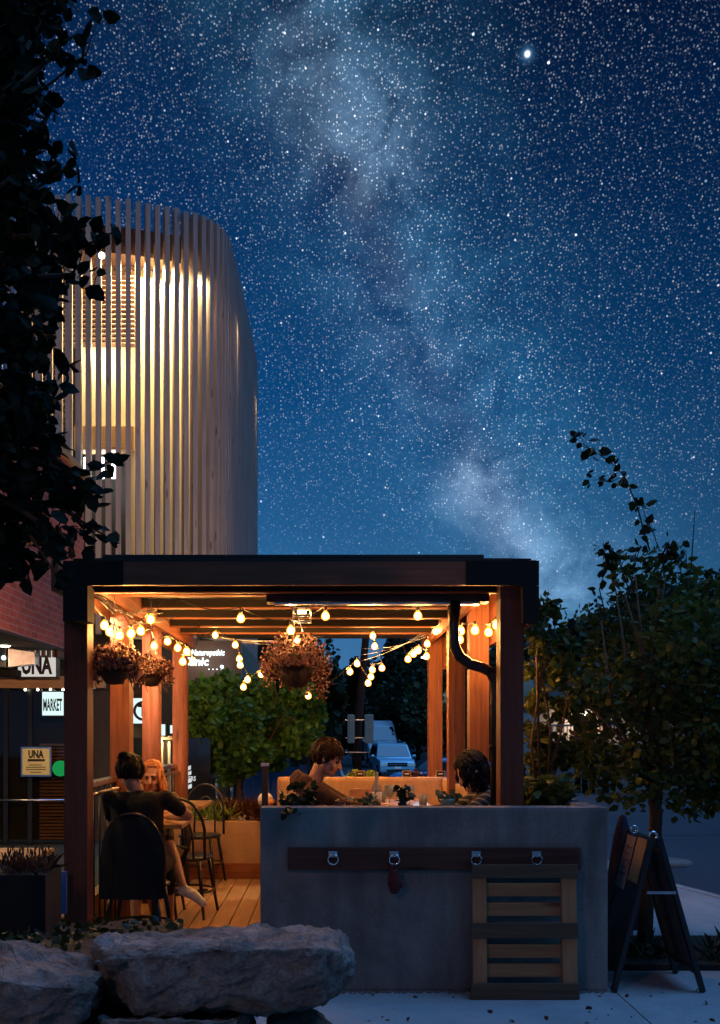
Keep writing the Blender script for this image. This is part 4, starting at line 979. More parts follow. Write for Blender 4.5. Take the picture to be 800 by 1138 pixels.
# pale header and poster on the outer face of the left leaf
e = Vector((1.865 - 1.645, 0, zA)).normalized(); nl = Vector((-e.z, 0, e.x))
q = Vector((1.645, 0, 0)) + e * (L * .84)
mb = MB(); mb.box((q.x + nl.x * .012, Yn + .10, q.z + nl.z * .012), (.006, .155, .26), (0, ang, 0)); part('timber_header', mb, M['tabletop'], af)
q = Vector((1.645, 0, 0)) + e * (L * .80)
mb = MB(); mb.box((q.x + nl.x * .012, Yf - .115, q.z + nl.z * .012), (.005, .15, .32), (0, ang, 0)); part('poster', mb, plain('pink_poster', (.30, .20, .19), .7), af)
mb = MB()
for k in range(5):
    q2 = Vector((1.645, 0, 0)) + e * (L * (.72 + k * .045)); mb.box((q2.x + nl.x * .0165, Yf - .115, q2.z + nl.z * .0165), (.002, .11 - (k % 2) * .03, .006), (0, ang, 0))
part('poster_writing', mb, M['ink'], af)
p, ang, L = leaf(1.905, 2.155, 'r')
mb = MB(); mb.box((p.x, (Yn + Yf) / 2, p.z), (.012, Yf - Yn - .045, L * .80), (0, ang, 0)); part('board_panel', mb, plain('grey_board', (.075, .06, .065), .6, var=.3), af)
mb = MB(); mb.box((p.x - .012, (Yn + Yf) / 2, p.z), (.020, .03, L * .8), (0, ang, 0)); part('centre_batten', mb, M['black'], af)
mb = MB(); z_ = P(0, 990, 5.2).z; mb.bb(1.83, 1.995, Yn - .022, Yn - .017, z_ - .008, z_ + .008); part('spreader_bar', mb, M['steel'], af)
for Y_ in (Yn + .03, Yf - .05):
    mb = MB(); mb.torus((1.882, Y_, zA + .012), .022, .007, (0, 1, 0), 16, 8, math.pi * .0, math.pi * 2); part('hinge_clip', mb, M['chrome'], af)

# ------------------------------------------------------------------ tables
def table(name, label, x0, x1, y0, y1, z, mt_=None, group=None):
    r_ = empty(name, ((x0 + x1) / 2, (y0 + y1) / 2, .03), label=label, cat='table', group=group)
    mb = MB(); mb.bb(x0, x1, y0, y1, z - .03, z, .006); part('tabletop', mb, mt_ or M['tabletop'], r_)
    cx, cy = (x0 + x1) / 2, (y0 + y1) / 2
    mb = MB(); mb.tube([(cx, cy, .05), (cx, cy, z - .03)], .03, 10); part('column', mb, M['black'], r_)
    mb = MB(); mb.box((cx, cy, .042), (.44, .05, .022), (0, 0, .785), .005); mb.box((cx, cy, .042), (.44, .05, .023), (0, 0, -.785), .005); part('foot', mb, M['black'], r_)
    return r_
table('bistro_table', 'wood topped pedestal table between the two people on the left', -1.47, -1.0, 6.22, 6.78, .85)
table('bistro_table', 'empty wood topped table at the back of the deck by the rear left post', -1.45, -1.07, 7.8, 8.4, .85)
table('booth_table', 'counter height wooden table laid with glasses inside the booth', .08, .80, 6.05, 7.5, .93)
pt = table('patio_table', 'low wood patio table lit yellow outside the shop window at the left', -2.75, -1.86, 5.5, 6.15, .70)
# bench seats in the booth
def bench(label, x0, x1, y0, y1, z):
    r_ = empty('booth_bench', ((x0 + x1) / 2, (y0 + y1) / 2, .03), label=label, cat='bench')
    mb = MB(); k = 0; x = x0
    while x < x1 - .05: mb.bb(x, x + .085, y0, y1, z - .03, z, .004); x += .09
    part('seat', mb, M['cedar_y'], r_); mb = MB(); mb.bb(x0 + .02, x1 - .02, y0 + .02, y1 - .02, .03, z - .032); part('base', mb, M['cedar_x'], r_)
bench('wooden booth bench under the man in the brown hoodie', -.36, .0, 5.75, 7.9, .60)
bench('wooden booth bench under the long haired person in the striped shawl', .84, 1.085, 5.75, 7.9, .60)

# ------------------------------------------------------------------ bentwood chairs
def make_chair(solid=False):
    r_ = empty('bentwood_chair', (0, 0, 0), cat='chair', group='black bentwood chairs on the deck')
    mb = MB(); mb.lathe([(0, .445), (.19, .445), (.205, .455), (.205, .468), (.19, .476), (0, .470)], (0, 0, 0), 24); mb.build('seat', M['black'], r_)
    for sx, sy in ((-1, -1), (1, -1), (-1, 1), (1, 1)):
        mb = MB(); mb.tube([(sx * .14, sy * .14, .45), (sx * .17, sy * .165, .22), (sx * .20, sy * .20, 0)], [.017, .015, .011], 8); mb.build('leg', M['black'], r_)
    mb = MB(); mb.torus((0, 0, .20), .215, .009, (0, 0, 1), 28, 8); mb.build('stretcher', M['black'], r_)
    # back hoop behind (-y side): the sitter faces +y
    pts = []
    for k in range(21):
        t = math.pi * k / 20; pts.append((.195 * math.cos(t) * (1.06 if .3 < t < 2.8 else 1), -.15 - .06 * math.sin(t), .46 + .48 * math.sin(t) ** .6))
    mb = MB(); mb.tube(pts, .013, 8); mb.build('back_hoop', M['black'], r_)
    pts = [(.105 * math.cos(math.pi * k / 16), -.16 - .045 * math.sin(math.pi * k / 16), .46 + .36 * math.sin(math.pi * k / 16) ** .6) for k in range(17)]
    mb = MB(); mb.tube(pts, .009, 8); mb.build('inner_hoop', M['black'], r_)
    if solid:
        mb = MB(); n = 12; vs = []
        for j in range(9):
            z = .40 + j * .065
            for i in range(n + 1):
                u = -1 + 2 * i / n; wd = .20 * math.sqrt(max(0, 1 - max(0, (z - .62) / .34) ** 2.4)) if z > .62 else .20
                vs.append((u * wd, -.245 + .035 * u * u + .006 * math.sin(9 * u + j), min(z, .93)))
        mb.add(vs, [(j * (n + 1) + i, j * (n + 1) + i + 1, (j + 1) * (n + 1) + i + 1, (j + 1) * (n + 1) + i) for j in range(8) for i in range(n)], True)
        mb.add([(x, y + .03, z) for x, y, z in vs], [(j * (n + 1) + i, (j + 1) * (n + 1) + i, (j + 1) * (n + 1) + i + 1, j * (n + 1) + i + 1) for j in range(8) for i in range(n)], True)
        mb.build('back_panel', M['tee'], r_)
    return r_
ch = make_chair(True); ch.location = (-1.24, 5.93, .03); ch['label'] = 'black bentwood chair with a dark filled back carrying the person with the hair bun'
ch2 = make_chair(); 
spots_ = [(-1.37, 7.20, math.pi, 'black bentwood chair under the auburn haired woman'), (-1.12, 7.20, -.15, 'empty black bentwood chair turned towards the rear wood table'), (-1.22, 8.66, 3.0, 'empty black bentwood chair behind the rear wood table')]
for i, (x, y, a_, lb) in enumerate(spots_):
    c_ = ch2 if i == 0 else copy_tree(ch2); c_.location = (x, y, .03); c_.rotation_euler.z = a_; c_['label'] = lb

# ------------------------------------------------------------------ things laid on tables and ledges
def bottle(name, px, py, Y, h, r, z, label, mt_=None):
    q = P(px, py, Y); r_ = empty(name, (q.x, Y, z), label=label, cat='bottle')
    mb = MB(); mb.lathe([(0, 0), (r, 0), (r, h * .55), (r * .75, h * .66), (r * .38, h * .76), (r * .36, h * .96), (r * .45, h), (0, h)], (0, 0, 0), 14); o = mb.build('bottle', mt_ or M['clearg'], r_)
    mb = MB(); mb.lathe([(r * 1.02, h * .12), (r * 1.02, h * .48)], (0, 0, 0), 14); mb.build('paper_label', M['white'], r_)
M['clearg'] = plain('clear_glass', (.7, .75, .75), .08, var=.02, trans=.6)
def wineglass(px, Y, z, label, s=1.0):
    q = P(px, 880, Y); r_ = empty('wine_glass', (q.x, Y, z), label=label, cat='glass', group='glasses on the booth table')
    mb = MB(); mb.lathe([(.034 * s, 0), (.034 * s, .003), (.005, .008), (.004, .07 * s)], (0, 0, 0), 14); mb.build('stem', M['clearg'], r_)
    mb = MB(); mb.lathe([(.004, .07 * s), (.030 * s, .085 * s), (.042 * s, .12 * s), (.038 * s, .165 * s), (.036 * s, .165 * s), (.039 * s, .12 * s), (.004, .078 * s)], (0, 0, 0), 14); mb.build('glass_bowl', M['clearg'], r_)
bottle('water_bottle', 418.5, 880, 6.5, .27, .036, .93, 'clear water bottle standing in the middle of the booth table')
for px, Y_, lb, s in ((433, 6.7, 'wine glass just right of the water bottle', 1), (446, 6.5, 'wine glass beside the plates near the right end of the table', .95), (455, 6.9, 'wine glass standing rightmost on the booth table', .9)): wineglass(px, Y_, .93, lb, s)
def small_plate(px, Y_, label, mt_, r=.10):
    q = P(px, 880, Y_); o = MB().lathe([(0, 0), (r * .6, .0), (r, .016), (r * .98, .02), (r * .6, .006), (0, .006)], (0, 0, 0), 20).build('plate', mt_); o.location = (q.x, Y_, .931); tag(o, label, 'plate', 'plates on the booth table')
small_plate(430, 6.35, 'pink plate in front of the wine glasses', M['terracotta']); small_plate(402, 6.5, 'pale plate left of the water bottle', M['white']); small_plate(458, 6.45, 'pale plate near the shawled person', M['white'])
mb = MB(); q = P(401, 885, 6.8); mb.prism([(q.x - .09, 6.8, .931), (q.x + .09, 6.8, .931), (q.x + .085, 6.8, 1.06), (q.x - .085, 6.8, 1.06)], (0, .02, 0)); tag(mb.build('menu_card', plain('menu_paper', (.5, .26, .18), .7)), 'reddish folded menu card standing left of the water bottle', 'menu')
mb = MB(); q = P(405, 885, 6.3); mb.box((q.x, 6.3, .936), (.16, .1, .01), (0, 0, .2)); tag(mb.build('folded_napkin', M['white']), 'white folded napkin lying before the standing menu', 'napkin')
def tuft(mb, c, n, h, spread, rg, shape='blade'):
    ps = []; ds = []
    for _ in range(n):
        a = rg.uniform(0, 6.28); s = rg.random() * spread; d_ = Vector((math.cos(a) * s * 1.3, math.sin(a) * s * 1.3, 1)); ps.append(Vector(c) + Vector((math.cos(a) * spread * .1, math.sin(a) * spread * .1, 0))); ds.append(d_)
    leaves_mb(mb, ps, h, rg, shape, dirs=ds)
def pot_plant(name, px, Y_, z, label, mt_, r=.045, h=.10, pot='terracotta', leaf=.05, n=40, cat='plant', group=None):
    q = P(px, 880, Y_); r_ = empty(name, (q.x, Y_, z), label=label, cat=cat, group=group)
    mb = MB(); mb.lathe([(0, 0), (r * .72, 0), (r, r * 1.2), (r * 1.08, r * 1.25), (r * 1.08, r * 1.45), (r * .9, r * 1.4), (0, r * 1.3)], (0, 0, 0), 14); mb.build('pot', M[pot], r_)
    rg = random.Random(px); mb = MB(); leaves_mb(mb, [in_ball((0, 0, r * 1.5 + h * .3), (r * 1.5, r * 1.5, h * .5), rg) for _ in range(n)], leaf, rg); mb.build('foliage', mt_, r_)
pot_plant('succulent_pot', 409, 5.365, 1.03, 'small dark leafed pot on the ledge before the booth table', M['leaf_s'], .03, .07, 'blackm', .04)
pot_plant('succulent_pot', 447, 5.365, 1.03, 'small pot with taller dark sprigs on the ledge right of the middle', M['leaf_d'], .026, .13, 'blackm', .05)
pot_plant('succulent_pot', 497, 5.365, 1.03, 'grey green round pot with a spiky plant on the ledge before the shawled person', M['leaf_s'], .045, .05, 'panel', .045)
def ledge_plant(px0, px1, py0, Y_, z, mt_, label, seed, n=140, leaf=.045, hang=True):
    rg = random.Random(seed); a = P(px0, py0, Y_); b = P(px1, py0, Y_); pts = [Vector((rg.uniform(a.x, b.x), Y_ + rg.uniform(-.07, .05), z + max(0, (a.z - z)) * rg.random() ** 1.5)) for _ in range(n)]
    if hang: pts += [Vector((rg.uniform(a.x, (a.x * .3 + b.x * .7)), 5.15 + rg.uniform(-.01, .02), 1.06 - rg.random() * .045)) for _ in range(n // 8)]
    r_ = empty('ledge_plant', (a.x, Y_, z), label=label, cat='plant'); mb = MB(); leaves_mb(mb, pts, leaf, rg); part('foliage', mb, mt_, r_)
    mb = MB()
    for _ in range(9): x = rg.uniform(a.x, b.x); mb.tube([(x, Y_, z), (x + rg.uniform(-.03, .03), Y_, z + (a.z - z) * .8)], .003, 4)
    part('stem', mb, M['stem'], r_)
ledge_plant(312, 350, 880, 5.36, 1.03, M['leaf_d'], 'low dark trailing plant on the ledge at the man\'s back', 5)
ledge_plant(326, 348, 868, 5.38, 1.03, M['leaf_d'], 'taller dark sprig rising on the ledge before the hoodie', 6, 70, .045, False)
ledge_plant(372, 388, 888, 5.36, 1.03, M['leaf_p'], 'tiny brown sprigs on the ledge near the white napkin', 8, 40, .03, False)
# plants in right planter (beside near right post)
ledge_plant(586, 636, 862, 5.7, 1.0, M['leaf_r'], 'leafy herbs standing in the planter just right of the near right post', 9, 320, .06, False)
rp_ = empty('grass_tuft', (1.36, 5.85, 1.0), label='thin grassy tuft at the corner of the concrete planter', cat='plant'); mb = MB(); tuft(mb, (1.36, 5.85, 1.0), 80, .22, .7, random.Random(4)); part('blades', mb, M['leaf_r'], rp_)
# rear planter
def P9(px, py): return P(px, py, 9.2)
q = P9(235, 912); r_ = empty('spider_plant', (q.x, 9.2, .56), label='bright lime green spider plant in the rear planter', cat='plant'); mb = MB()
for k in range(5): tuft(mb, (q.x + (k - 2) * .07, 9.2 + rng.uniform(-.1, .05), .56), 45, .24, 1.1, rng)
part('blades', mb, M['leaf_y'], r_)
for i, (px, lb) in enumerate(((258, 'reddish purple foliage plant beside the lime green one'), (276, 'dark bronze grass plant near the black bollard'))):
    q = P9(px, 912); r_ = empty('bronze_plant', (q.x, 9.25, .56), label=lb, cat='plant'); mb = MB()
    for k in range(4): tuft(mb, (q.x + (k - 1.5) * .07, 9.25 + rng.uniform(-.1, .1), .56), 60, .27, .9, rng)
    leaves_mb(mb, [in_ball((q.x, 9.25, .64), (.15, .14, .10), rng) for _ in range(120)], .05, rng)
    part('foliage', mb, M['leaf_p'], r_)
q = P9(270, 912); mb = MB(); mb.lathe([(0, 0), (.032, 0), (.042, .085), (.038, .085), (.03, .01), (0, .01)], (0, 0, 0), 16); o = mb.build('white_cup', M['white']); o.location = (q.x, 9.08, .565); tag(o, 'small white cup standing in the rear planter', 'cup')
gb = empty('globe_ornament', (P(295, 890, 8.75).x, 8.75, .03), label='pale round ornament with an orange side behind the black bollard', cat='ornament')
q = P(295, 889, 8.75); mb = MB(); mb.ball(q, .075, 16, 12); part('globe', mb, M['white'], gb); mb = MB(); mb.tube([(q.x, q.y, .03), (q.x, q.y, q.z - .07)], .04, 10); part('stand', mb, M['warm_conc'], gb)
mb = MB(); mb.lathe([(0, 0), (.03, .002), (.05, .02)], q + Vector((.055, -.055, -.03)), 12, Euler((R(70), 0, R(45))).to_matrix()); part('orange_patch', mb, M['orange'], gb)
def tag_sign(px, py, Y_, z, label, w=.062, h=.045):
    q = P(px, py, Y_); r_ = empty('label_card', (q.x, Y_, z), label=label, cat='label card', group='little black plant labels')
    mb = MB(); mb.bb(q.x - w / 2, q.x + w / 2, Y_, Y_ + .012, z, z + h, .003); part('frame', mb, M['tabletop'], r_)
    mb = MB(); mb.bb(q.x - w / 2 + .007, q.x + w / 2 - .007, Y_ - .002, Y_ - .0005, z + .007, z + h - .007); part('card', mb, M['ink'], r_)
    mb = MB(); mb.bb(q.x - w / 4, q.x + w / 4, Y_ - .004, Y_ - .0025, z + h * .45, z + h * .58); part('chalk_line', mb, M['white'], r_)
tag_sign(400, 857, 8.52, 1.06, 'little black label card on the booth back wall left of the pale blue car', .085, .062)
tag_sign(452, 857, 8.52, 1.06, 'little black label card on the booth back wall beside the brown pot plant', .085, .062)
tag_sign(489.5, 857, 8.50, 1.06, 'little black label card on the booth back wall against the rear right post', .085, .062)
tag_sign(228, 908, 8.99, .60, 'little black label card below the lime green plant', .08, .04)
tag_sign(259, 908, 8.99, .60, 'little black label card below the purple foliage', .08, .04)
tag_sign(281, 908, 8.99, .60, 'little black label card right of the small white cup', .06, .04)
r_ = empty('heather_plant', (P(463, 860, 8.75).x, 8.75, 1.0), label='round reddish brown plant on top of the booth back wall', cat='plant'); mb = MB(); leaves_mb(mb, [in_ball((P(463, 860, 8.75).x, 8.75, 1.05), (.075, .06, .07), rng) for _ in range(260)], .03, rng); part('foliage', mb, M['leaf_p'], r_)
for px, lb in ((393, 'sprig of lime leaves left of the first label card on the back wall'), (412, 'sprig of lime leaves right of the first label card on the back wall')):
    q = P(px, 862, 8.75); r_ = empty('herb_sprig', (q.x, 8.75, 1.0), label=lb, cat='plant'); mb = MB(); leaves_mb(mb, [in_ball((q.x, 8.75, 1.06), (.06, .05, .06), rng) for _ in range(60)], .045, rng); part('foliage', mb, M['leaf_y'], r_)
# planter box with lavender at the far left
lb_ = empty('lavender_box', (-1.5, 4.7, 0), label='black planter box with lavender spikes standing before the yellow lit table', cat='planter')
a = P(2, 968, 4.75); b = P(59, 968, 4.75); mb = MB(); mb.bb(a.x, b.x, 4.62, 4.9, .33, a.z, .006); part('box', mb, M['blackm'], lb_)
mb = MB(); ps = [Vector((rng.uniform(a.x + .01, b.x), rng.uniform(4.64, 4.88), a.z)) for _ in range(160)]; leaves_mb(mb, ps, .10, rng, 'blade', dirs=[Vector((rng.gauss(0, .3), rng.gauss(0, .3), 1)) for _ in ps])
for _ in range(46):
    x = rng.uniform(a.x + .01, b.x); y = rng.uniform(4.64, 4.88); h = rng.uniform(.06, .13); dx = rng.gauss(0, .02); mb.tube([(x, y, a.z), (x + dx, y, a.z + h)], .0015, 4); mb.ball((x + dx, y, a.z + h), (.005, .005, .016), 6, 5)
part('lavender', mb, M['leaf_p'], lb_)
mb = MB(); q = P(64, 978, 5.3); mb.bb(q.x - .035, q.x + .05, 5.3, 5.32, q.z - .2, q.z + .05); tag(mb.build('blue_leaflet', plain('blue_leaflet', (.08, .14, .32), .6)), 'blue grey leaflet holder by the foot of the near left post', 'leaflet')
mb = MB(); q = P(689, 905, 6.9); mb.lathe([(.16, 0), (.13, .3), (.07, .7), (.03, .86), (.0, .88)], (q.x + .02, 6.9, -.02), 9); o = mb.build('folded_parasol', M['purple']); tag(o, 'dark purple folded cover standing behind the A-frame sign', 'cover')
# debris at the foot of the front wall
mb = MB(); rg = random.Random(12)
for _ in range(260):
    x = rg.uniform(-.35, 1.6); y = 5.165 - abs(rg.gauss(0, .018)); mb.ball((x, y, .004), (rg.uniform(.003, .01), rg.uniform(.003, .008), rg.uniform(.003, .008)), 5, 4)
tag(mb.build('gravel', plain('grit', (.16, .13, .11), .9)), 'thin line of grit along the foot of the concrete wall', None, kind='stuff')
mb = MB(); pts = []
for _ in range(70): pts.append(Vector((rg.uniform(.1, 2.9), rg.uniform(4.3, 5.5), .003)))
leaves_mb(mb, pts, .03, rg, dirs=[Vector((rg.gauss(0, 1), rg.gauss(0, 1), .05)) for _ in pts]); tag(mb.build('fallen_leaves', M['leaf_p']), 'scattered fallen leaves on the sidewalk', None, kind='stuff')

# ------------------------------------------------------------------ boulders
def boulder(pts, name, label, seed, bev=.012, amp=.028):
    bm = bmesh.new()
    for p in pts: bm.verts.new(p)
    res = bmesh.ops.convex_hull(bm, input=list(bm.verts)); 
    for v in [v for v in bm.verts if not v.link_faces]: bm.verts.remove(v)
    bmesh.ops.bevel(bm, geom=list(bm.edges), offset=bev, segments=2, affect='EDGES', profile=.6)
    bmesh.ops.triangulate(bm, faces=list(bm.faces))
    for _ in range(4):
        lg = [e for e in bm.edges if e.calc_length() > .022]
        if not lg: break
        bmesh.ops.subdivide_edges(bm, edges=lg, cuts=1); bmesh.ops.triangulate(bm, faces=list(bm.faces))
    bm.normal_update(); so = Vector((seed * 3.1, seed, seed * 1.7))
    for v in bm.verts:
        p = v.co + so; s = noise.fractal(p * 3.2, 1.0, 2.0, 5); c_ = noise.voronoi(p * Vector((5, 5, 9)))[0]; ed = (c_[1] - c_[0])
        f = noise.fractal(p * 14, 1.0, 2.0, 4)
        v.co += v.normal * (s * amp * 1.3 + f * amp * .55 - max(0, .16 - ed) * amp * 2.6 + math.sin(p.z * 95 + s * 6) * .002)
    me = bpy.data.meshes.new(name); bm.to_mesh(me); bm.free()
    for p in me.polygons: p.use_smooth = False
    me.materials.append(M['rock']); o = bpy.data.objects.new(name, me); COL.objects.link(o)
    return tag(o, label, 'boulder', 'limestone boulders in the foreground')
def PX(px, py, Y): return P(px, py, Y)
boulder([PX(112, 1060, 3.35), PX(150, 1062, 3.22), PX(190, 1061, 3.2), PX(245, 1053, 3.18), PX(345, 1054, 3.18), PX(378, 1058, 3.25), PX(112, 1044, 3.75), PX(160, 1038, 3.85), PX(235, 1032, 3.85), PX(290, 1027, 3.9), PX(340, 1026, 3.9), PX(382, 1033, 3.8), PX(394, 1072, 3.45), PX(388, 1092, 3.5),
         PX(150, 1120, 3.25), PX(160, 1126, 3.3), PX(265, 1122, 3.22), PX(350, 1116, 3.25), PX(368, 1110, 3.35), PX(125, 1100, 3.5), PX(150, 1140, 3.9), PX(360, 1110, 3.9)],
        'boulder', 'large flat topped limestone boulder in front of the deck', 1)
boulder([PX(-60, 1080, 3.2), PX(0, 1090, 3.05), PX(60, 1096, 3.05), PX(100, 1100, 3.15), PX(118, 1080, 3.35), PX(-60, 1046, 3.7), PX(0, 1043, 3.75), PX(60, 1050, 3.75), PX(95, 1066, 3.7), PX(122, 1090, 3.5),
         PX(-60, 1160, 3.1), PX(30, 1160, 3.1), PX(88, 1145, 3.15), PX(110, 1120, 3.35), PX(-60, 1150, 3.8), PX(90, 1120, 3.8)],
        'boulder', 'rounded limestone boulder cut by the left edge of the picture', 2)
boulder([PX(112, 1131, 3.2), PX(265, 1130, 3.15), PX(262, 1146, 3.2), PX(112, 1150, 3.2), PX(110, 1135, 3.8), PX(280, 1130, 3.8), (-.8, 3.15, 0.2), (-.3, 3.15, .2), (-.8, 3.8, .2), (-.3, 3.8, .2)],
        'boulder', 'slab of limestone just showing under the large flat boulder', 3)
boulder([PX(300, 1126, 3.55), PX(345, 1120, 3.6), PX(372, 1140, 3.5), PX(290, 1150, 3.4), (-.28, 3.4, 0), (.07, 3.42, 0), (.07, 3.9, 0), (-.28, 3.9, 0), PX(300, 1118, 3.9), PX(350, 1122, 3.9)],
        'boulder', 'small brown boulder low at the right end of the large flat one', 4, .02, .015)
boulder([(-1.9, 3.05, 0), (-.55, 3.1, 0), (-.5, 3.9, 0), (-1.9, 3.9, 0), (-1.9, 3.1, .40), (-.85, 3.15, .38), (-.85, 3.8, .40), (-1.9, 3.8, .42)], 'boulder', 'dark base boulder carrying the left rounded one', 5)
boulder([(-.83, 3.12, 0), (.0, 3.15, 0), (.0, 3.95, 0), (-.83, 3.9, 0), (-.8, 3.2, .21), (-.05, 3.2, .2), (-.05, 3.85, .22), (-.8, 3.85, .22)], 'boulder', 'dark base boulder below the slab in the middle', 6)

# ------------------------------------------------------------------ vehicles
def loft_x(mb, prof, wfun, n=8):
    """closed side profile [(y,z)], mirrored to both sides with width wfun(y,z)"""
    k = len(prof); vs = [( wfun(y, z), y, z) for y, z in prof] + [(-wfun(y, z), y, z) for y, z in prof]
    fs = [tuple(range(k)), tuple(range(2 * k - 1, k - 1, -1))] + [(i, k + i, k + (i + 1) % k, (i + 1) % k) for i in range(k)]
    mb.add(vs, fs, False)
def vehicle(name, loc, rz, label, paint, L=4.6, W=1.9, Hh=1.75, hood=.98, kind='suv'):
    r_ = empty(name, loc, rz, label, 'van' if kind == 'van' else 'car')
    hl = L / 2; b = .35; hw = W / 2
    def wf(y, z): return hw * (1 - .04 * abs(y / hl) ** 4 * 2) * (1 if z < .7 else .985)
    mb = MB()   # front is -y
    if kind == 'van': body = [(-hl, b), (-hl - .02, .75), (-hl + .05, 1.05), (-hl + .75, 1.30), (-hl + 1.15, 1.36), (hl, 1.36), (hl, b)]
    else: body = [(-hl, b), (-hl - .02, .65), (-hl + .04, hood - .16), (-hl + .22, hood - .05), (-hl + 1.15, hood + .04), (hl - .1, hood + .05), (hl, hood - .15), (hl, b)]
    loft_x(mb, body, wf); o = part2('body', mb, paint, r_); bevel(o, .05)
    mb = MB()
    if kind == 'van': cab = [(-hl + .9, 1.30), (-hl + 1.75, Hh - .35), (-hl + 2.3, Hh - .04), (-hl + 2.8, Hh), (hl - .05, Hh), (hl, Hh - .1), (hl, 1.30)]
    else: cab = [(-hl + 1.05, hood + .0), (-hl + 1.75, Hh - .07), (-hl + 2.1, Hh), (hl - .55, Hh - .03), (hl - .12, hood + .2), (hl - .1, hood)]
    z0 = cab[0][1]
    def wg(y, z): return hw * (.97 - .17 * max(0, (z - z0) / (Hh - z0)) ** 1.3)
    loft_x(mb, cab, wg); o = part2('cabin', mb, paint, r_); bevel(o, .06)
    # windscreen: lies just proud of the cabin slope
    (ya, za), (yb_, zb_) = cab[0], cab[1]
    def sp(t, s, off=.015): y = ya + (yb_ - ya) * t; z = za + (zb_ - za) * t; return (s * (wg(y, z) - .10), y - off, z + off)
    mb = MB(); mb.add([sp(.12, -1), sp(.12, 1), sp(.93, 1), sp(.93, -1)], [(0, 1, 2, 3)], False); part2('windscreen', mb, M['darkwin'], r_)
    for s in (-1, 1):
        mb = MB(); y0_, y1_ = yb_ + (-.35 if kind != 'van' else -.5), (hl - .6 if kind != 'van' else -hl + 2.6); zt_, zl = Hh - .16 if kind != 'van' else Hh - .75, z0 + .1
        if kind == 'van': zt_ = 1.95
        mb.add([(s * (wg(0, zl) + .006), y0_ - .25, zl), (s * (wg(0, zl) + .006), y1_, zl), (s * (wg(0, zt_) + .006), y1_ - .15, zt_), (s * (wg(0, zt_) + .006), y0_ + .25, zt_)], [(0, 1, 2, 3)], False); part2('side_window', mb, M['darkwin'], r_)
        mb = MB(); mb.ball((s * (hw + .12), ya + .35, z0 + .12), (.11, .07, .08), 10, 6); mb.tube([(s * (hw - .06), ya + .35, z0 + .06), (s * (hw + .08), ya + .35, z0 + .1)], .025, 6); part2('wing_mirror', mb, paint, r_)
        hz_ = hood - .28 if kind != 'van' else .95
        mb = MB(); mb.box((s * (hw - .25), -hl - .015, hz_), (.36, .06, .17), (0, s * .12, 0), .03); part2('headlight', mb, M['lens'], r_)
        for yy_ in (-hl + .85, hl - .85):
            mb = MB(); mb.lathe([(.0, -.1), (.2, -.11), (.33, -.10), (.34, -.06), (.34, .06), (.33, .10), (.2, .11), (0, .1)], (s * (hw - .1), yy_, .34), 20, Matrix.Rotation(R(90), 3, 'Y')); wl = part2('wheel', mb, M['tyre'], r_)
            mb = MB(); mb.lathe([(0, .115), (.1, .12), (.21, .113)], (s * (hw - .1) , yy_, .34), 16, Matrix.Rotation(R(90) * s, 3, 'Y')); q = mb.build('rim', M['steel'], wl)
    gz_ = hood - .26 if kind != 'van' else .92
    mb = MB(); mb.box((0, -hl - .02, gz_), (W * .52, .05, .19), None, .03); part2('grille', mb, M['blackm'], r_)
    mb = MB(); mb.box((0, -hl - .045, gz_), (W * .46, .02, .035), None, .008); part2('grille_bar', mb, M['chrome'], r_)
    mb = MB(); mb.box((0, -hl - .04, .46), (W * .94, .14, .22), None, .05); part2('bumper', mb, paint, r_)
    mb = MB(); mb.box((0, -hl - .09, .42), (W * .6, .05, .10), None, .02); part2('air_intake', mb, M['blackm'], r_)
    mb = MB(); mb.box((0, -hl - .12, .56), (.32, .012, .12)); part2('number_plate', mb, M['white'], r_)
    if kind == 'suv':
        mb = MB()
        for s in (-1, 1): mb.tube([(s * hw * .72, -hl + 2.0, Hh + .0), (s * hw * .72, -hl + 2.1, Hh + .05), (s * hw * .72, hl - .7, Hh + .04), (s * hw * .72, hl - .6, Hh - .02)], .02, 6)
        part2('roof_rail', mb, M['steel'], r_)
    return r_
def part2(name, mb, mt_, parent): return mb.build(name, mt_, parent)
def bevel(o, wd):
    m_ = o.modifiers.new('bevel', 'BEVEL'); m_.width = wd; m_.segments = 3; m_.limit_method = 'ANGLE'; m_.angle_limit = R(20)
    for p in o.data.polygons: p.use_smooth = True
g = lambda x, y: ground_z(x, y) - .012
X_ = (434.5 - 363) * 47 / F; vehicle('parked_suv', (X_, 47, 1.5 - .051 * 47), R(4), 'pale blue SUV facing the camera beyond the booth', M['suv'])
X_ = (423 - 363) * 58 / F; vehicle('parked_van', (X_, 60, 2.18 - 2.75), R(3), 'tall white van parked behind the pale blue SUV', M['van'], 5.6, 2.05, 2.75, 1.2, 'van')
X_ = (489 - 363) * 39 / F; vehicle('parked_car', (X_ + .1, 38.5, 1.5 - .046 * 38.5 - .82), R(-78), 'bright blue car half hidden behind the rear right posts', M['carblue'], 4.4, 1.8, 1.42, .82, 'car')
X_ = (462 - 363) * 105 / F; vehicle('parked_car', (X_, 108, ground_z(X_, 108) - .02), R(-70), 'distant dark car at the far end of the road', M['black'], 4.4, 1.8, 1.45, .85, 'car')

for px, Y_, lb in ((388, 6.3, 'tumbler nearest the man in the brown hoodie'), (470, 6.6, 'tumbler nearest the shawled person'), (424, 7.0, 'tumbler standing behind the water bottle')):
    q = P(px, 885, Y_); mb = MB(); mb.lathe([(0, 0), (.027, 0), (.034, .10), (.031, .10), (.025, .008), (0, .008)], (0, 0, 0), 16); o = mb.build('tumbler', M['clearg']); o.location = (q.x, Y_, .931); tag(o, lb, 'glass', 'glasses on the booth table')
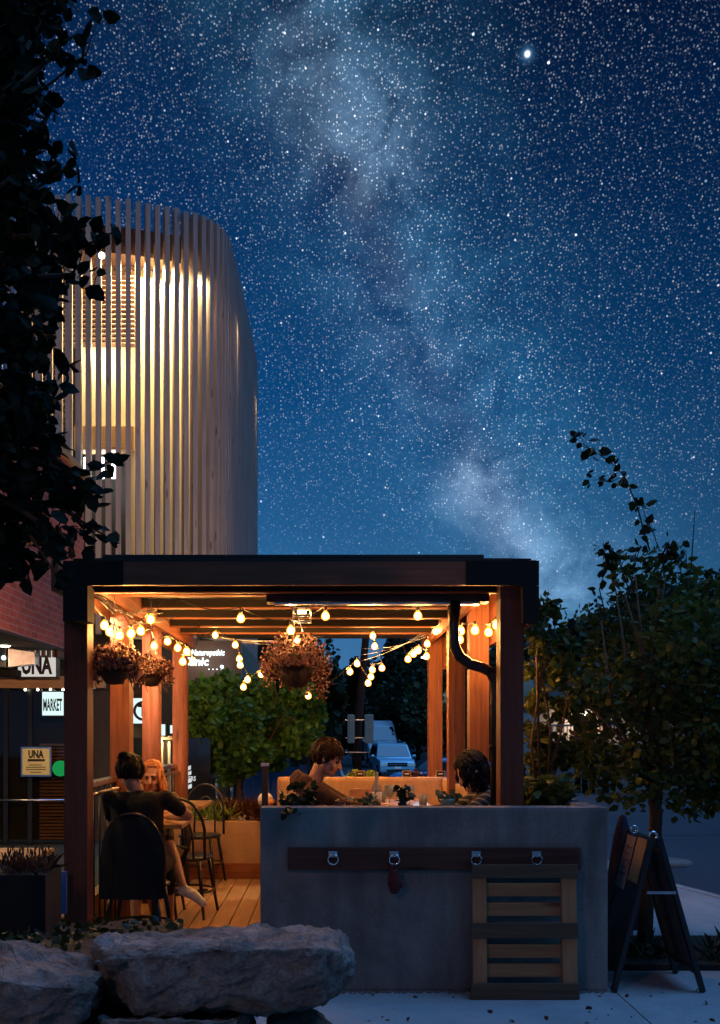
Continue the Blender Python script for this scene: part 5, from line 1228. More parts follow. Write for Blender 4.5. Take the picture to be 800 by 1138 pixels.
# =================================================================== PEOPLE
class Body:
    def __init__(s): s.p = []
    def cap(s, a, b, ra, rb, mt): s.p.append(('c', Vector(a), Vector(b), ra, rb, mt)); return s
    def ell(s, c, r, fr_, mt): s.p.append(('e', Vector(c), r, fr_, mt)); return s
    def mesh(s, name, parent, voxel=.008, smooth=3, jitter=0):
        mb = MB(); mats = []
        for q in s.p:
            mt = q[-1]
            if mt not in mats: mats.append(mt)
            if q[0] == 'c':
                _, a, b, ra, rb, _ = q; L = (b - a).length
                mb.ball(a, ra, 14, 8); mb.ball(b, rb, 14, 8)
                if L > 1e-4: mb.tube([a, b], [ra, rb], 14)
            else: mb.ball(q[1], q[2], 18, 12, q[3])
        me = bpy.data.meshes.new('tmp'); me.from_pydata(mb.v, [], mb.f); o = bpy.data.objects.new('tmp', me); COL.objects.link(o)
        r_ = o.modifiers.new('r', 'REMESH'); r_.mode = 'VOXEL'; r_.voxel_size = voxel; sm = o.modifiers.new('s', 'SMOOTH'); sm.factor = .5; sm.iterations = smooth
        dg = bpy.context.evaluated_depsgraph_get(); out = bpy.data.meshes.new_from_object(o.evaluated_get(dg)); bpy.data.objects.remove(o); bpy.data.meshes.remove(me)
        n = len(out.vertices); co = np.empty(n * 3); out.vertices.foreach_get('co', co); co = co.reshape(-1, 3)
        best = np.full(n, 1e9); idx = np.zeros(n, int)
        for q in s.p:
            if q[0] == 'c':
                a = np.array(q[1]); b = np.array(q[2]); ab = b - a; L2 = max(ab @ ab, 1e-9); t = np.clip(((co - a) @ ab) / L2, 0, 1)
                dd = np.linalg.norm(co - (a + t[:, None] * ab), axis=1) - (q[3] + (q[4] - q[3]) * t)
            else:
                m3 = np.array(q[3]); loc = (co - np.array(q[1])) @ m3; rr = np.array(q[2]); k = np.linalg.norm(loc / rr, axis=1); dd = (k - 1) * min(q[2])
            if q[-1] in (M['eye'], M['skin_lip']): dd -= .0015
            w_ = dd < best; best[w_] = dd[w_]; idx[w_] = mats.index(q[-1])
        out.materials.clear()
        for mt in mats: out.materials.append(mt)
        fi = [int(idx[p.vertices[0]]) for p in out.polygons]; out.polygons.foreach_set('material_index', fi); out.polygons.foreach_set('use_smooth', [True] * len(fi)); out.update()
        ob = bpy.data.objects.new(name, out); COL.objects.link(ob); ob.parent = parent
        if parent is not None: out.transform(Matrix.Translation(-Vector(parent.location)))
        return ob
def frame(fwd, up=(0, 0, 1)):
    f = Vector(fwd).normalized(); u = Vector(up); s = f.cross(u).normalized(); u = s.cross(f).normalized()
    return Matrix((s, f, u)).transposed()      # columns: side (right), forward, up
def head(bd, c, fwd, up=(0, 0, 1), k=1.0):
    m_ = frame(fwd, up); c = Vector(c)
    def W(s_, f, u): return c + m_ @ Vector((s_ * k, f * k, u * k))
    sk = M['skin']
    bd.ell(W(0, -.012, .022), (.074 * k, .094 * k, .086 * k), m_, sk)
    bd.ell(W(0, .026, -.030), (.060 * k, .064 * k, .082 * k), m_, sk)
    bd.ell(W(0, .044, -.078), (.043 * k, .042 * k, .030 * k), m_, sk)
    bd.cap(W(0, .076, -.098), W(0, .074, -.098), .016 * k, .016 * k, sk)
    bd.cap(W(-.05, .0, -.06), W(-.028, .055, -.09), .020 * k, .016 * k, sk); bd.cap(W(.05, .0, -.06), W(.028, .055, -.09), .020 * k, .016 * k, sk)
    bd.cap(W(0, .086, .004), W(0, .112, -.034), .008 * k, .012 * k, sk); bd.cap(W(-.012, .098, -.038), W(.012, .098, -.038), .009 * k, .009 * k, sk)
    bd.cap(W(-.034, .074, .020), W(.034, .074, .020), .012 * k, .012 * k, sk)
    for s_ in (-1, 1):
        bd.cap(W(s_ * .040, .062, -.036), W(s_ * .036, .066, -.040), .018 * k, .018 * k, sk)
        bd.ell(W(s_ * .029, .079, -.001), (.013 * k, .010 * k, .0075 * k), m_, M['eye'])
        bd.cap(W(s_ * .016, .087, .019), W(s_ * .042, .080, .020), .0045 * k, .004 * k, M['eye'])
        bd.ell(W(s_ * .075, -.008, -.012), (.010 * k, .018 * k, .030 * k), m_, sk)
    bd.cap(W(-.018, .086, -.066), W(.018, .086, -.066), .0075 * k, .0075 * k, M['skin_lip']); bd.cap(W(-.012, .086, -.074), W(.012, .086, -.074), .008 * k, .008 * k, M['skin_lip'])
    return W, m_
def hand(bd, wrist, direction, normal, k=1.0, curl=.4, side=1):
    """palm, five unequal bent fingers; normal = back of the hand"""
    f = Vector(direction).normalized(); n = Vector(normal); n = (n - f * n.dot(f)).normalized(); s_ = f.cross(n) * side; w_ = Vector(wrist); sk = M['skin']
    for t in (-1.5, -.5, .5, 1.5): bd.cap(w_ + s_ * t * .012 * k, w_ + f * .085 * k + s_ * t * .019 * k, .014 * k, .011 * k, sk)
    for i, (t, L) in enumerate(((-1.5, .060), (-.5, .074), (.5, .080), (1.5, .072))):
        a = w_ + f * .088 * k + s_ * t * .0195 * k; d1 = (f - n * curl * .5 + s_ * t * .05).normalized(); b = a + d1 * L * .45 * k; d2 = (f - n * curl * 1.4).normalized(); c = b + d2 * L * .30 * k; e_ = c + (f * .6 - n * curl * 2).normalized() * L * .25 * k
        bd.cap(a, b, .0090 * k, .0080 * k, sk); bd.cap(b, c, .0080 * k, .0072 * k, sk); bd.cap(c, e_, .0072 * k, .0062 * k, sk)
    a = w_ + f * .022 * k + s_ * .022 * k; b = a + (f * .5 + s_ * .8 - n * .2).normalized() * .040 * k; bd.cap(a, b, .013 * k, .010 * k, sk); bd.cap(b, b + (f * .9 + s_ * .25 - n * .3).normalized() * .030 * k, .010 * k, .008 * k, sk)
def hair(name, W, k, mt, parent, seed, back_end=-35, front=25, length=0.0, lean=(0, 0, 0), thick=.011, n=95, fringe=0, extra=None, voxel=.0045):
    bd = Body(); rg = random.Random(seed)
    c = (0, -.016, .026); rr = (.080, .098, .090)
    m_ = frame(W(0, 1, 0) - W(0, 0, 0), W(0, 0, 1) - W(0, 0, 0))
    bd.ell(W(0, -.026, .034), (.077 * k, .088 * k, .084 * k), m_, mt)
    for i in range(n):
        az = rg.uniform(-180, 180); fa = abs(az)
        end = front + rg.uniform(-8, 10) if fa < 48 else (front + (back_end - front) * min(1, (fa - 48) / 34) + rg.uniform(-16, 12))
        if fringe and fa < 48: end = fringe + rg.uniform(-16, 14)
        el = 86; pts = []; rad0 = rg.uniform(.97, 1.09)
        while el > end:
            wv = az + 6 * math.sin(el * .08 + i); r_ = rad0 + .03 * math.sin(el * .15 + i * 2) + rg.uniform(-.008, .008)
            x = math.sin(R(wv)) * math.cos(R(el)); y = math.cos(R(wv)) * math.cos(R(el)); z = math.sin(R(el)); r_ += .10 * max(0, (20 - el) / 60) * math.sin(az * .21 + seed) + (.05 * math.sin(az * .13 + seed * 2))
            pts.append(W(c[0] + x * rr[0] * r_, c[1] + y * rr[1] * r_, c[2] + z * rr[2] * r_)); el -= 14
        if length and fa > 42:
            p = pts[-1]; L = length * rg.uniform(.75, 1.05); out = (p - W(0, -.016, -.02)); out.z = 0; out = out.normalized() if out.length > 0 else Vector((0, 0, 0))
            for t in range(1, 7): pts.append(p + Vector((0, 0, -L * t / 6)) + out * (.018 * math.sin(t * 1.1 + i)) + Vector(lean) * (t / 6))
        th = thick * rg.uniform(.5, .9) * k
        for j in range(len(pts) - 1): 
            t0 = th * (1 - .35 * j / len(pts)); bd.cap(pts[j], pts[j + 1], t0, th * (1 - .35 * (j + 1) / len(pts)), mt)
    if extra: extra(bd)
    return bd.mesh(name, parent, voxel, 0)
def torso(bd, pel, chest, neck, sh_l, sh_r, mt, wd=1.0, legs=None):
    pel, chest, neck, sh_l, sh_r = map(Vector, (pel, chest, neck, sh_l, sh_r)); ax = (sh_r - sh_l).normalized()
    for s_ in (-1, 1):
        bd.cap(pel + ax * s_ * .075 * wd, chest + ax * s_ * .070 * wd - Vector((0, 0, .10)), .115 * wd, .105 * wd, mt)
        bd.cap(chest + ax * s_ * .070 * wd - Vector((0, 0, .10)), chest + ax * s_ * .085 * wd + Vector((0, 0, .02)), .105 * wd, .095 * wd, mt)
        bd.cap(chest + ax * s_ * .08 * wd + Vector((0, 0, .02)), (sh_r if s_ > 0 else sh_l), .085 * wd, .058 * wd, mt)
    bd.cap(pel, chest, .12 * wd, .11 * wd, mt)
    bd.cap(chest + Vector((0, 0, .04)), neck, .07, .048, mt)

# ---- man in the brown hoodie (faces right, looks down at the table)
def mk_person(loc, label):
    return empty('person', loc, label=label, cat='person')
Y0 = 6.4; H0 = P(364.5, 842, Y0); pr = mk_person((-.18, Y0, .60), 'young man in a brown hooded top looking down at the booth table')
bd = Body(); fw = Vector((math.cos(R(24)), -.16, -math.sin(R(24))))
W, m_ = head(bd, H0, fw, (math.sin(R(24)), 0, math.cos(R(24))), 1.04)
nb = Vector((-.075, Y0, 1.165)); bd.cap(W(0, -.022, -.06), nb, .052, .056, M['skin'])
shc = Vector((-.085, Y0, 1.085)); torso(bd, (-.19, Y0, .70), shc + Vector((-.03, 0, -.05)), nb + Vector((-.01, 0, -.02)), shc + Vector((.0, .185, 0)), shc + Vector((.0, -.185, 0)), M['hoodie'])
for s_ in (-1, 1):
    sh = shc + Vector((.01, s_ * .19, 0)); el_ = Vector((.13, Y0 + s_ * .23, .975)); wr = Vector((.36, Y0 + s_ * .10, .968))
    bd.cap(sh, el_, .062, .048, M['hoodie']); bd.cap(el_, wr, .047, .034, M['hoodie']); bd.cap(wr, wr + Vector((.02, 0, 0)), .026, .025, M['skin'])
    hand(bd, wr + Vector((.015, 0, 0)), (1, -s_ * .25, -.05), (0, 0, 1), 1.0, .45, -s_)
    hip = Vector((-.17, Y0 + s_ * .09, .70)); kn = Vector((.22, Y0 + s_ * .12, .66)); an = Vector((.20, Y0 + s_ * .12, .14))
    bd.cap(hip, kn, .085, .06, M['denim']); bd.cap(kn, an, .056, .040, M['denim']); bd.cap(an + Vector((-.02, 0, -.06)), an + Vector((.15, 0, -.075)), .038, .032, M['sneaker'])
# hood bunched behind the neck
for k in range(9):
    a_ = R(95 + k * 21); p = nb + Vector((-.045 + .085 * math.cos(a_), .10 * math.sin(a_), .005 + .02 * math.cos(a_ * 2))); bd.cap(p, p + Vector((-.022, 0, -.035)), .034, .040, M['hoodie'])
bd.mesh('body', pr, .0075)
hair('hair', W, 1.04, M['hair_brown'], pr, 3, back_end=-56, front=26, fringe=10, thick=.013, n=330)

# ---- person on the right in the striped shawl (faces left, head bowed)
Y0 = 6.0; H0 = P(523, 856, Y0); pr = mk_person((1.0, Y0, .60), 'person with long dark hair and a striped shawl bowing over the booth table')
bd = Body(); t_ = R(36); W, m_ = head(bd, H0, (-math.cos(t_), -.12, -math.sin(t_)), (-math.sin(t_), 0, math.cos(t_)), 1.0)
nb = Vector((1.045, Y0, 1.125)); bd.cap(W(0, -.02, -.06), nb, .045, .05, M['skin'])
shc = Vector((1.065, Y0, 1.055)); torso(bd, (.98, Y0, .70), shc + Vector((.0, 0, -.06)), nb, shc + Vector((0, -.16, 0)), shc + Vector((0, .16, 0)), M['shawl'], .92)
for s_ in (-1, 1):
    sh = shc + Vector((-.01, s_ * .165, 0)); el_ = Vector((.90, Y0 + s_ * .21, .96)); wr = Vector((.70, Y0 + s_ * .08, .965))
    bd.cap(sh, el_, .058, .050, M['shawl']); bd.cap(el_, wr, .046, .030, M['shawl'] if s_ > 0 else M['skin']); hand(bd, wr, (-1, -s_ * .2, 0), (0, 0, 1), .92, .45, s_)
    hip = Vector((.96, Y0 + s_ * .09, .70)); kn = Vector((.60, Y0 + s_ * .11, .66)); an = Vector((.62, Y0 + s_ * .11, .14))
    bd.cap(hip, kn, .082, .056, M['denim']); bd.cap(kn, an, .052, .036, M['denim']); bd.cap(an + Vector((.02, 0, -.06)), an + Vector((-.13, 0, -.075)), .034, .028, M['sneaker'])
bd.mesh('body', pr, .0075)
hair('hair', W, 1.0, M['hair_dark'], pr, 5, back_end=-40, front=34, length=.13, lean=(.02, 0, 0), thick=.011, n=300)

# ---- person with a bun, back to the camera, arm on the table
Y0 = 5.98; H0 = P(146, 859, Y0); pr = mk_person((-1.25, Y0, .50), 'person in a black t-shirt with dark hair in a bun, back to the camera')
bd = Body(); W, m_ = head(bd, H0, (.22, 1, -.08), (0, 0, 1), 1.0)
nb = Vector((-1.265, Y0 - .0, 1.11)); bd.cap(W(0, -.02, -.06), nb, .045, .050, M['skin'])
shc = Vector((-1.255, Y0, 1.045)); torso(bd, (-1.245, Y0 + .0, .585), shc + Vector((0, -.02, -.06)), nb + Vector((0, 0, -.01)), shc + Vector((-.175, 0, 0)), shc + Vector((.175, .0, 0)), M['tee'], 1.0)
shR = shc + Vector((.185, .0, 0)); elR = P(208, 906, 6.12); mid = shR.lerp(elR, .6); wrR = Vector((-1.12, 6.38, .89))
bd.cap(shR, mid, .060, .052, M['tee']); bd.cap(mid, elR, .044, .038, M['skin']); bd.cap(elR, wrR, .040, .026, M['skin']); hand(bd, wrR, (-.8, .5, 0), (0, 0, 1), .95, .4, 1)
shL = shc + Vector((-.185, .0, 0)); elL = Vector((-1.46, 6.14, .86)); wrL = Vector((-1.33, 6.34, .89))
bd.cap(shL, shL.lerp(elL, .6), .058, .05, M['tee']); bd.cap(shL.lerp(elL, .6), elL, .042, .038, M['skin']); bd.cap(elL, wrL, .038, .026, M['skin']); hand(bd, wrL, (.4, .9, 0), (0, 0, 1), .95, .4, -1)
for s_, fx in ((-1, -1.36), (1, -1.12)):
    hip = Vector((-1.245 + s_ * .09, Y0, .585)); kn = Vector((-1.245 + s_ * .11, Y0 + .42, .57)); an = Vector((fx, Y0 + .42, .14))
    bd.cap(hip, kn, .088, .062, M['tee']); bd.cap(kn, kn.lerp(an, .5), .056, .048, M['tee']); bd.cap(kn.lerp(an, .5), an, .044, .032, M['skin']); bd.cap(an + Vector((0, -.03, -.06)), an + Vector((0, .13, -.075)), .038, .032, M['sneaker'])
bd.mesh('body', pr, .0075)
def bun(b_):
    for k in range(26):
        a_ = k * .8; p = W(-.012 + .030 * math.cos(a_), -.085 + .022 * math.sin(a_ * 1.7), .098 + .026 * math.sin(a_)); b_.cap(p, p + (W(0, 0, 0) - p) * .12, .016, .013, M['hair_dark'])
hair('hair', W, 1.0, M['hair_dark'], pr, 8, back_end=-38, front=30, thick=.010, n=280, extra=bun)

# ---- auburn haired woman facing the camera, legs crossed
Y0 = 7.05; H0 = P(169, 862.5, Y0); pr = mk_person((-1.38, Y0 + .08, .50), 'woman with long auburn hair facing the camera with one bare leg crossed over')
bd = Body(); W, m_ = head(bd, H0, (.02, -1, -.18), (0, 0, 1), .98)
nb = H0 + Vector((-.005, .04, -.165)); bd.cap(W(0, -.02, -.06), nb, .043, .046, M['skin'])
shc = Vector((-1.37, Y0 + .05, .965)); torso(bd, (-1.37, Y0 + .10, .585), shc + Vector((0, 0, -.06)), nb, shc + Vector((.155, 0, 0)), shc + Vector((-.145, 0, 0)), M['olive'], .88)
for s_ in (-1, 1):
    sh = shc + Vector((s_ * .155, 0, 0)); el_ = Vector((-1.36 + s_ * .19, Y0 - .16, .885)); wr = Vector((-1.30 + s_ * .07, Y0 - .42, .89))
    if s_ < 0: el_.x = -1.48
    bd.cap(sh, el_, .05, .04, M['olive']); bd.cap(el_, wr, .036, .025, M['skin']); hand(bd, wr, (-s_ * .3, -.9, 0), (0, 0, 1), .88, .4, s_)
hipL = Vector((-1.29, Y0 + .06, .60)); kneeL = P(186, 936, 6.62); ankL = P(203, 984, 6.38); toe = P(226, 1004, 6.28)
bd.cap(hipL, kneeL, .080, .056, M['olive']); bd.cap(kneeL, kneeL.lerp(ankL, .35), .052, .052, M['skin']); bd.cap(kneeL.lerp(ankL, .35), ankL, .052, .030, M['skin'])
bd.cap(ankL + Vector((0, 0, -.03)), ankL.lerp(toe, .5), .040, .040, M['sneaker']); bd.cap(ankL.lerp(toe, .5), toe, .038, .028, M['sneaker'])
hipR = Vector((-1.45, Y0 + .06, .59)); kneeR = Vector((-1.33, 6.62, .56)); ankR = Vector((-1.26, 6.60, .14))
bd.cap(hipR, kneeR, .080, .056, M['olive']); bd.cap(kneeR, ankR, .050, .032, M['skin']); bd.cap(ankR + Vector((0, .02, -.06)), ankR + Vector((0, -.13, -.075)), .036, .030, M['sneaker'])
bd.mesh('body', pr, .0075)
hair('hair', W, .98, M['hair_red'], pr, 9, back_end=-30, front=38, length=.17, lean=(.035, -.02, 0), thick=.011, n=300)
hbg = empty('shoulder_bag', P(184, 945, 6.75), label='small black bag with a pale flap beside the crossed leg', cat='bag')
q = P(196, 950, 7.0); mb = MB(); mb.box(q, (.16, .07, .15), (0, .25, .2), .02); part('bag', mb, M['blackm'], hbg); mb = MB(); mb.box(q + Vector((.01, -.04, .035)), (.10, .008, .06), (0, .45, .2), .003); part('flap', mb, M['tabletop'], hbg)
# =================================================================== TREES AND PLANTS
def crown_mb(blobs, n, size, rg, mb=None, shape='leaf', shell=.35):
    """leaves through the volume of overlapping clumps; blobs: (centre, radius)"""
    mb = mb or MB(); vols = [(b[1] if not hasattr(b[1], '__len__') else (b[1][0] * b[1][1] * b[1][2]) ** (1 / 3)) ** 2.2 for b in blobs]; tot = sum(vols); pts = []
    for b, v in zip(blobs, vols):
        for _ in range(int(n * v / tot)): pts.append(in_ball(b[0], b[1], rg, shell))
    leaves_mb(mb, pts, size, rg, shape); return mb
def limbs_mb(base, top, blobs, rg, r0, n=1):
    mb = MB(); base = Vector(base); top = Vector(top); mid = base.lerp(top, .5) + Vector((rg.uniform(-.05, .05), 0, 0)) * (top - base).length
    mb.tube([base, base.lerp(mid, .5), mid, top], [r0, r0 * .8, r0 * .65, r0 * .4], 10)
    for b in blobs:
        c = Vector(b[0]); st = base.lerp(top, rg.uniform(.55, .95)); m2 = st.lerp(c, .5) + Vector((rg.uniform(-.1, .1), rg.uniform(-.1, .1), rg.uniform(0, .1))) * (c - st).length
        mb.tube([st, m2, c], [r0 * .32, r0 * .2, r0 * .07], 6)
    return mb
# --- near tree, dark, hanging in from the top left
rg = random.Random(21)
tr = empty('near_tree', (-1.75, 3.0, .35), label='dark leafy tree hanging into the picture down the left edge', cat='tree')
BL = [(-62, 40, 92), (20, 22, 30), (50, 12, 22), (18, 78, 22), (60, 62, 14), (44, 104, 18), (12, 135, 34), (58, 118, 12), (50, 150, 16), (-50, 170, 80), (22, 190, 26), (62, 185, 13), (-20, 240, 70), (40, 238, 18), (30, 290, 44), (66, 262, 26), (88, 266, 18), (-30, 330, 84), (52, 322, 24), (84, 305, 12), (22, 372, 34), (52, 395, 15), (-30, 430, 84), (24, 450, 34), (58, 490, 22), (20, 510, 44), (-40, 560, 84), (60, 545, 32), (88, 530, 20), (30, 580, 36), (62, 592, 24), (94, 588, 14), (12, 622, 24), (52, 622, 14), (-20, 610, 40), (80, 560, 16), (104, 545, 10),
      (-140, 100, 160), (-150, 320, 170), (-140, 500, 140), (-60, -60, 150)]
blobs = [((P(x, y, 3.05 + rg.uniform(-.18, .25))), r * 3.05 / F) for x, y, r in BL]
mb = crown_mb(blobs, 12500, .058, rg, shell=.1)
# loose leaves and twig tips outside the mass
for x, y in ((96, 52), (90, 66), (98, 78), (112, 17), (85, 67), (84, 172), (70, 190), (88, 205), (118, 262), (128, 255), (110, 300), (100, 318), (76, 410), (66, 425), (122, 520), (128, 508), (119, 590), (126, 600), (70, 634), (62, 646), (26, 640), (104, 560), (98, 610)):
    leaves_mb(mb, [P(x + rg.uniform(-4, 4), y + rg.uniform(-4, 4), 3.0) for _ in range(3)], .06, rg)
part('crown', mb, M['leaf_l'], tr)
mb = limbs_mb((-1.95, 3.0, .3), P(-190, 120, 3.1), blobs, rg, .09)
for pts in ([(20, 120), (60, 90), (96, 60), (108, 22)], [(40, 210), (70, 190), (85, 172)], [(60, 280), (100, 270), (126, 258)], [(60, 545), (95, 525), (124, 512)], [(60, 560), (100, 585), (124, 600)], [(30, 590), (50, 620), (62, 640)]):
    mb.tube([P(x, y, 3.0) for x, y in pts], [.006, .004, .003, .002][:len(pts)], 5)
part('trunk', mb, M['bark'], tr)

# --- tree on the right with upright stems
rg = random.Random(5)
tr = empty('street_tree', P(715, 1062, 6.03), label='broad young street tree with upright reddish stems right of the pergola', cat='tree')
BL = [(706, 655, 30), (745, 640, 32), (690, 628, 18), (722, 622, 18), (655, 705, 34), (700, 730, 58), (765, 715, 60), (640, 750, 34), (800, 690, 60), (650, 800, 40), (710, 810, 66), (780, 800, 70), (662, 850, 32), (700, 862, 42), (760, 868, 46), (800, 858, 50), (850, 760, 90), (690, 770, 46), (838, 850, 60), (640, 838, 18), (735, 760, 50)]
blobs = [(P(x, y, 6.1 + rg.uniform(-.25, .55)), (r * 6.1 / F, r * 6.1 / F * .9, r * 6.1 / F)) for x, y, r in BL]
mb = crown_mb(blobs, 8600, .060, rg, shell=.1); part('crown', mb, M['leaf_r'], tr)
mb = MB(); tb = P(715, 1066, 6.03); mb.tube([tb, P(719, 1000, 6.05), P(727, 950, 6.1), P(729, 905, 6.12), P(722, 840, 6.2)], [.055, .045, .042, .042, .035], 12)
part('trunk', mb, M['bark'], tr)
mb = MB()
for a_, b_, c_ in (((722, 850), (700, 760), (684, 655)), ((724, 845), (716, 740), (706, 640)), ((725, 850), (722, 760), (732, 650)), ((726, 850), (748, 760), (757, 668)), ((722, 860), (682, 800), (668, 690)), ((728, 855), (775, 790), (790, 690)), ((724, 860), (690, 820), (650, 780)), ((728, 860), (765, 830), (800, 800)),
                   ((718, 800), (730, 700), (740, 640)), ((716, 820), (712, 720), (694, 660))):
    mb.tube([P(*a_, 6.15), P(*b_, 5.98), P(*c_, 6.0)], [.016, .010, .005], 6)
part('branches', mb, M['stem'], tr)
# leafy shoots and long bare twigs above the crown
def twig(pts, Y, lf, seed, mt=None, rad=.006, size=.07):
    rg = random.Random(seed); P_ = [P(x, y, Y) for x, y in pts]; mb = MB(); n = len(P_); mb.tube(P_, [rad * (1 - .7 * i / n) for i in range(n)], 5); part('twig', mb, M['bark'], tr)
    if lf:
        ps = []
        for a_, b_ in zip(P_[1:], P_[2:]):
            for _ in range(lf): ps.append(a_.lerp(b_, rg.random()) + Vector((rg.gauss(0, .025), rg.gauss(0, .03), rg.gauss(0, .02))))
        for _ in range(7): ps.append(P_[-1] + Vector((rg.gauss(0, .03), 0, rg.gauss(0, .025))))
        mb = MB(); leaves_mb(mb, ps, size, rg); part('twig_leaves', mb, M['leaf_d'], tr)
twig([(722, 612), (715, 590), (709, 566), (702, 548), (694, 530), (684, 518), (670, 508), (658, 500), (650, 495), (643, 484)], 6.0, 4, 1)
twig([(694, 530), (686, 532), (678, 536), (668, 532), (659, 534)], 6.0, 3, 2, rad=.003, size=.05)
twig([(733, 612), (725, 590), (716, 572), (712, 555)], 6.0, 2, 3, rad=.004, size=.05)
twig([(768, 630), (770, 600), (772, 568)], 6.1, 0, 4, rad=.005)
for k, pts in enumerate(([(672, 680), (666, 655), (674, 628), (670, 610)], [(700, 660), (690, 630), (680, 612)], [(730, 650), (738, 622), (744, 606)], [(700, 655), (706, 625), (712, 606)], [(650, 730), (640, 705), (636, 690)], [(758, 650), (756, 628), (748, 612)])): twig(pts, 6.0, 12, 40 + k, rad=.005, size=.06)
twig([(763, 632), (762, 612), (752, 606)], 6.1, 1, 5, rad=.004, size=.05)

# --- climbing shrub in the right planter
tr = empty('climbing_shrub', (1.36, 6.1, 1.0), label='leafy shrub with yellow green leaves climbing beside the near right post', cat='shrub')
rg = random.Random(15)
BL = [(600, 680, 16), (612, 672, 12), (590, 700, 12), (605, 715, 18), (596, 745, 16), (622, 745, 16), (600, 780, 18), (630, 790, 18), (596, 815, 18), (614, 835, 24), (634, 720, 16), (640, 770, 14), (594, 855, 16)]
mb = crown_mb([(P(x, y, 6.0 + rg.uniform(-.1, .3)), r * 6 / F) for x, y, r in BL], 1300, .060, rg, shell=.1); part('foliage', mb, M['leaf_r'], tr)
mb = MB()
for pts in ([(600, 880), (598, 800), (596, 720), (610, 672)], [(608, 880), (612, 810), (600, 740), (590, 690)], [(604, 885), (622, 820), (634, 760), (632, 715)], [(598, 885), (590, 830), (600, 760), (618, 690), (624, 672)]):
    mb.tube([P(x, y, 6.05) for x, y in pts], [.010, .008, .006, .004, .003][:len(pts)], 6)
part('stem', mb, M['stem'], tr)

# --- small plants in the soil strip on the right and in the bed on the left
rg = random.Random(31)
for x, y, lb in ((2.05, 5.8, 'sparse weed tuft in the soil behind the A-frame sign'), (2.55, 5.75, 'thin weed tuft in the soil just right of the A-frame sign'), (2.95, 5.85, 'weed tuft in the soil at the right edge of the picture')):
    r_ = empty('weed_tuft', (x, y, .03), label=lb, cat='plant'); mb = MB(); tuft(mb, (x, y, .03), 22, .22, .8, rg); leaves_mb(mb, [in_ball((x, y, .08), (.12, .1, .06), rg) for _ in range(50)], .05, rg); part('foliage', mb, M['leaf_d'], r_)
mb = MB(); pts = []
for _ in range(900): x = rg.uniform(-3, -.78); y = rg.uniform(3.75, 5.1); pts.append(Vector((x, y, .52 - .12 * (y - 3.7) / 1.55 + rg.uniform(0, .04))))
leaves_mb(mb, pts, .05, rg); tag(mb.build('ground_cover', M['leaf_d']), 'low dark ground cover on the soil bed', None, kind='stuff')

# --- background trees
def bg_tree(label, x, y, gz, h, w, mt, seed, n=3000, leaf=.3, kind='round', trunk_r=.18):
    rg = random.Random(seed); r_ = empty('pine_tree' if kind == 'pine' else 'leafy_tree', (x, y, gz), label=label, cat='tree', group='trees beyond the pergola')
    blobs = []
    if kind == 'pine':
        mb = MB(); ps = []; ds = []
        for _ in range(n):
            t = rg.random() ** .7; rr_ = w * .5 * (1 - t) ** .85 * (1 - .35 * ((t * 9) % 1)); a_ = rg.uniform(0, 6.28); q = rg.random() ** .4
            ps.append(Vector((x + math.cos(a_) * rr_ * q, y + math.sin(a_) * rr_ * q, gz + h * .1 + h * .9 * t))); ds.append(Vector((math.cos(a_), math.sin(a_), -.3)))
        leaves_mb(mb, ps, leaf, rg, 'petal', dirs=ds); part('crown', mb, mt, r_)
        mb = MB(); mb.tube([(x, y, gz), (x, y, gz + h * .97)], [trunk_r, .03], 8); part('trunk', mb, M['bark'], r_); return r_
    for _ in range(16):
        a_ = rg.uniform(0, 6.28); q = rg.random() ** .5; zz_ = rg.uniform(.32, .88); rr_ = w * .5 * math.sin(math.pi * min(1, zz_ * 1.02)) ** .5 * q * .8
        blobs.append((Vector((x + math.cos(a_) * rr_, y + math.sin(a_) * rr_, gz + h * zz_)), w * rg.uniform(.12, .23)))
    part('crown', crown_mb(blobs, n, leaf, rg, shape='petal'), mt, r_); part('trunk', limbs_mb((x, y, gz), (x, y, gz + h * .75), blobs, rg, trunk_r), M['bark'], r_)
    return r_
def at(px, Y): return (px - 363) * Y / F
G = lambda x, y: ground_z(x, y) - .05
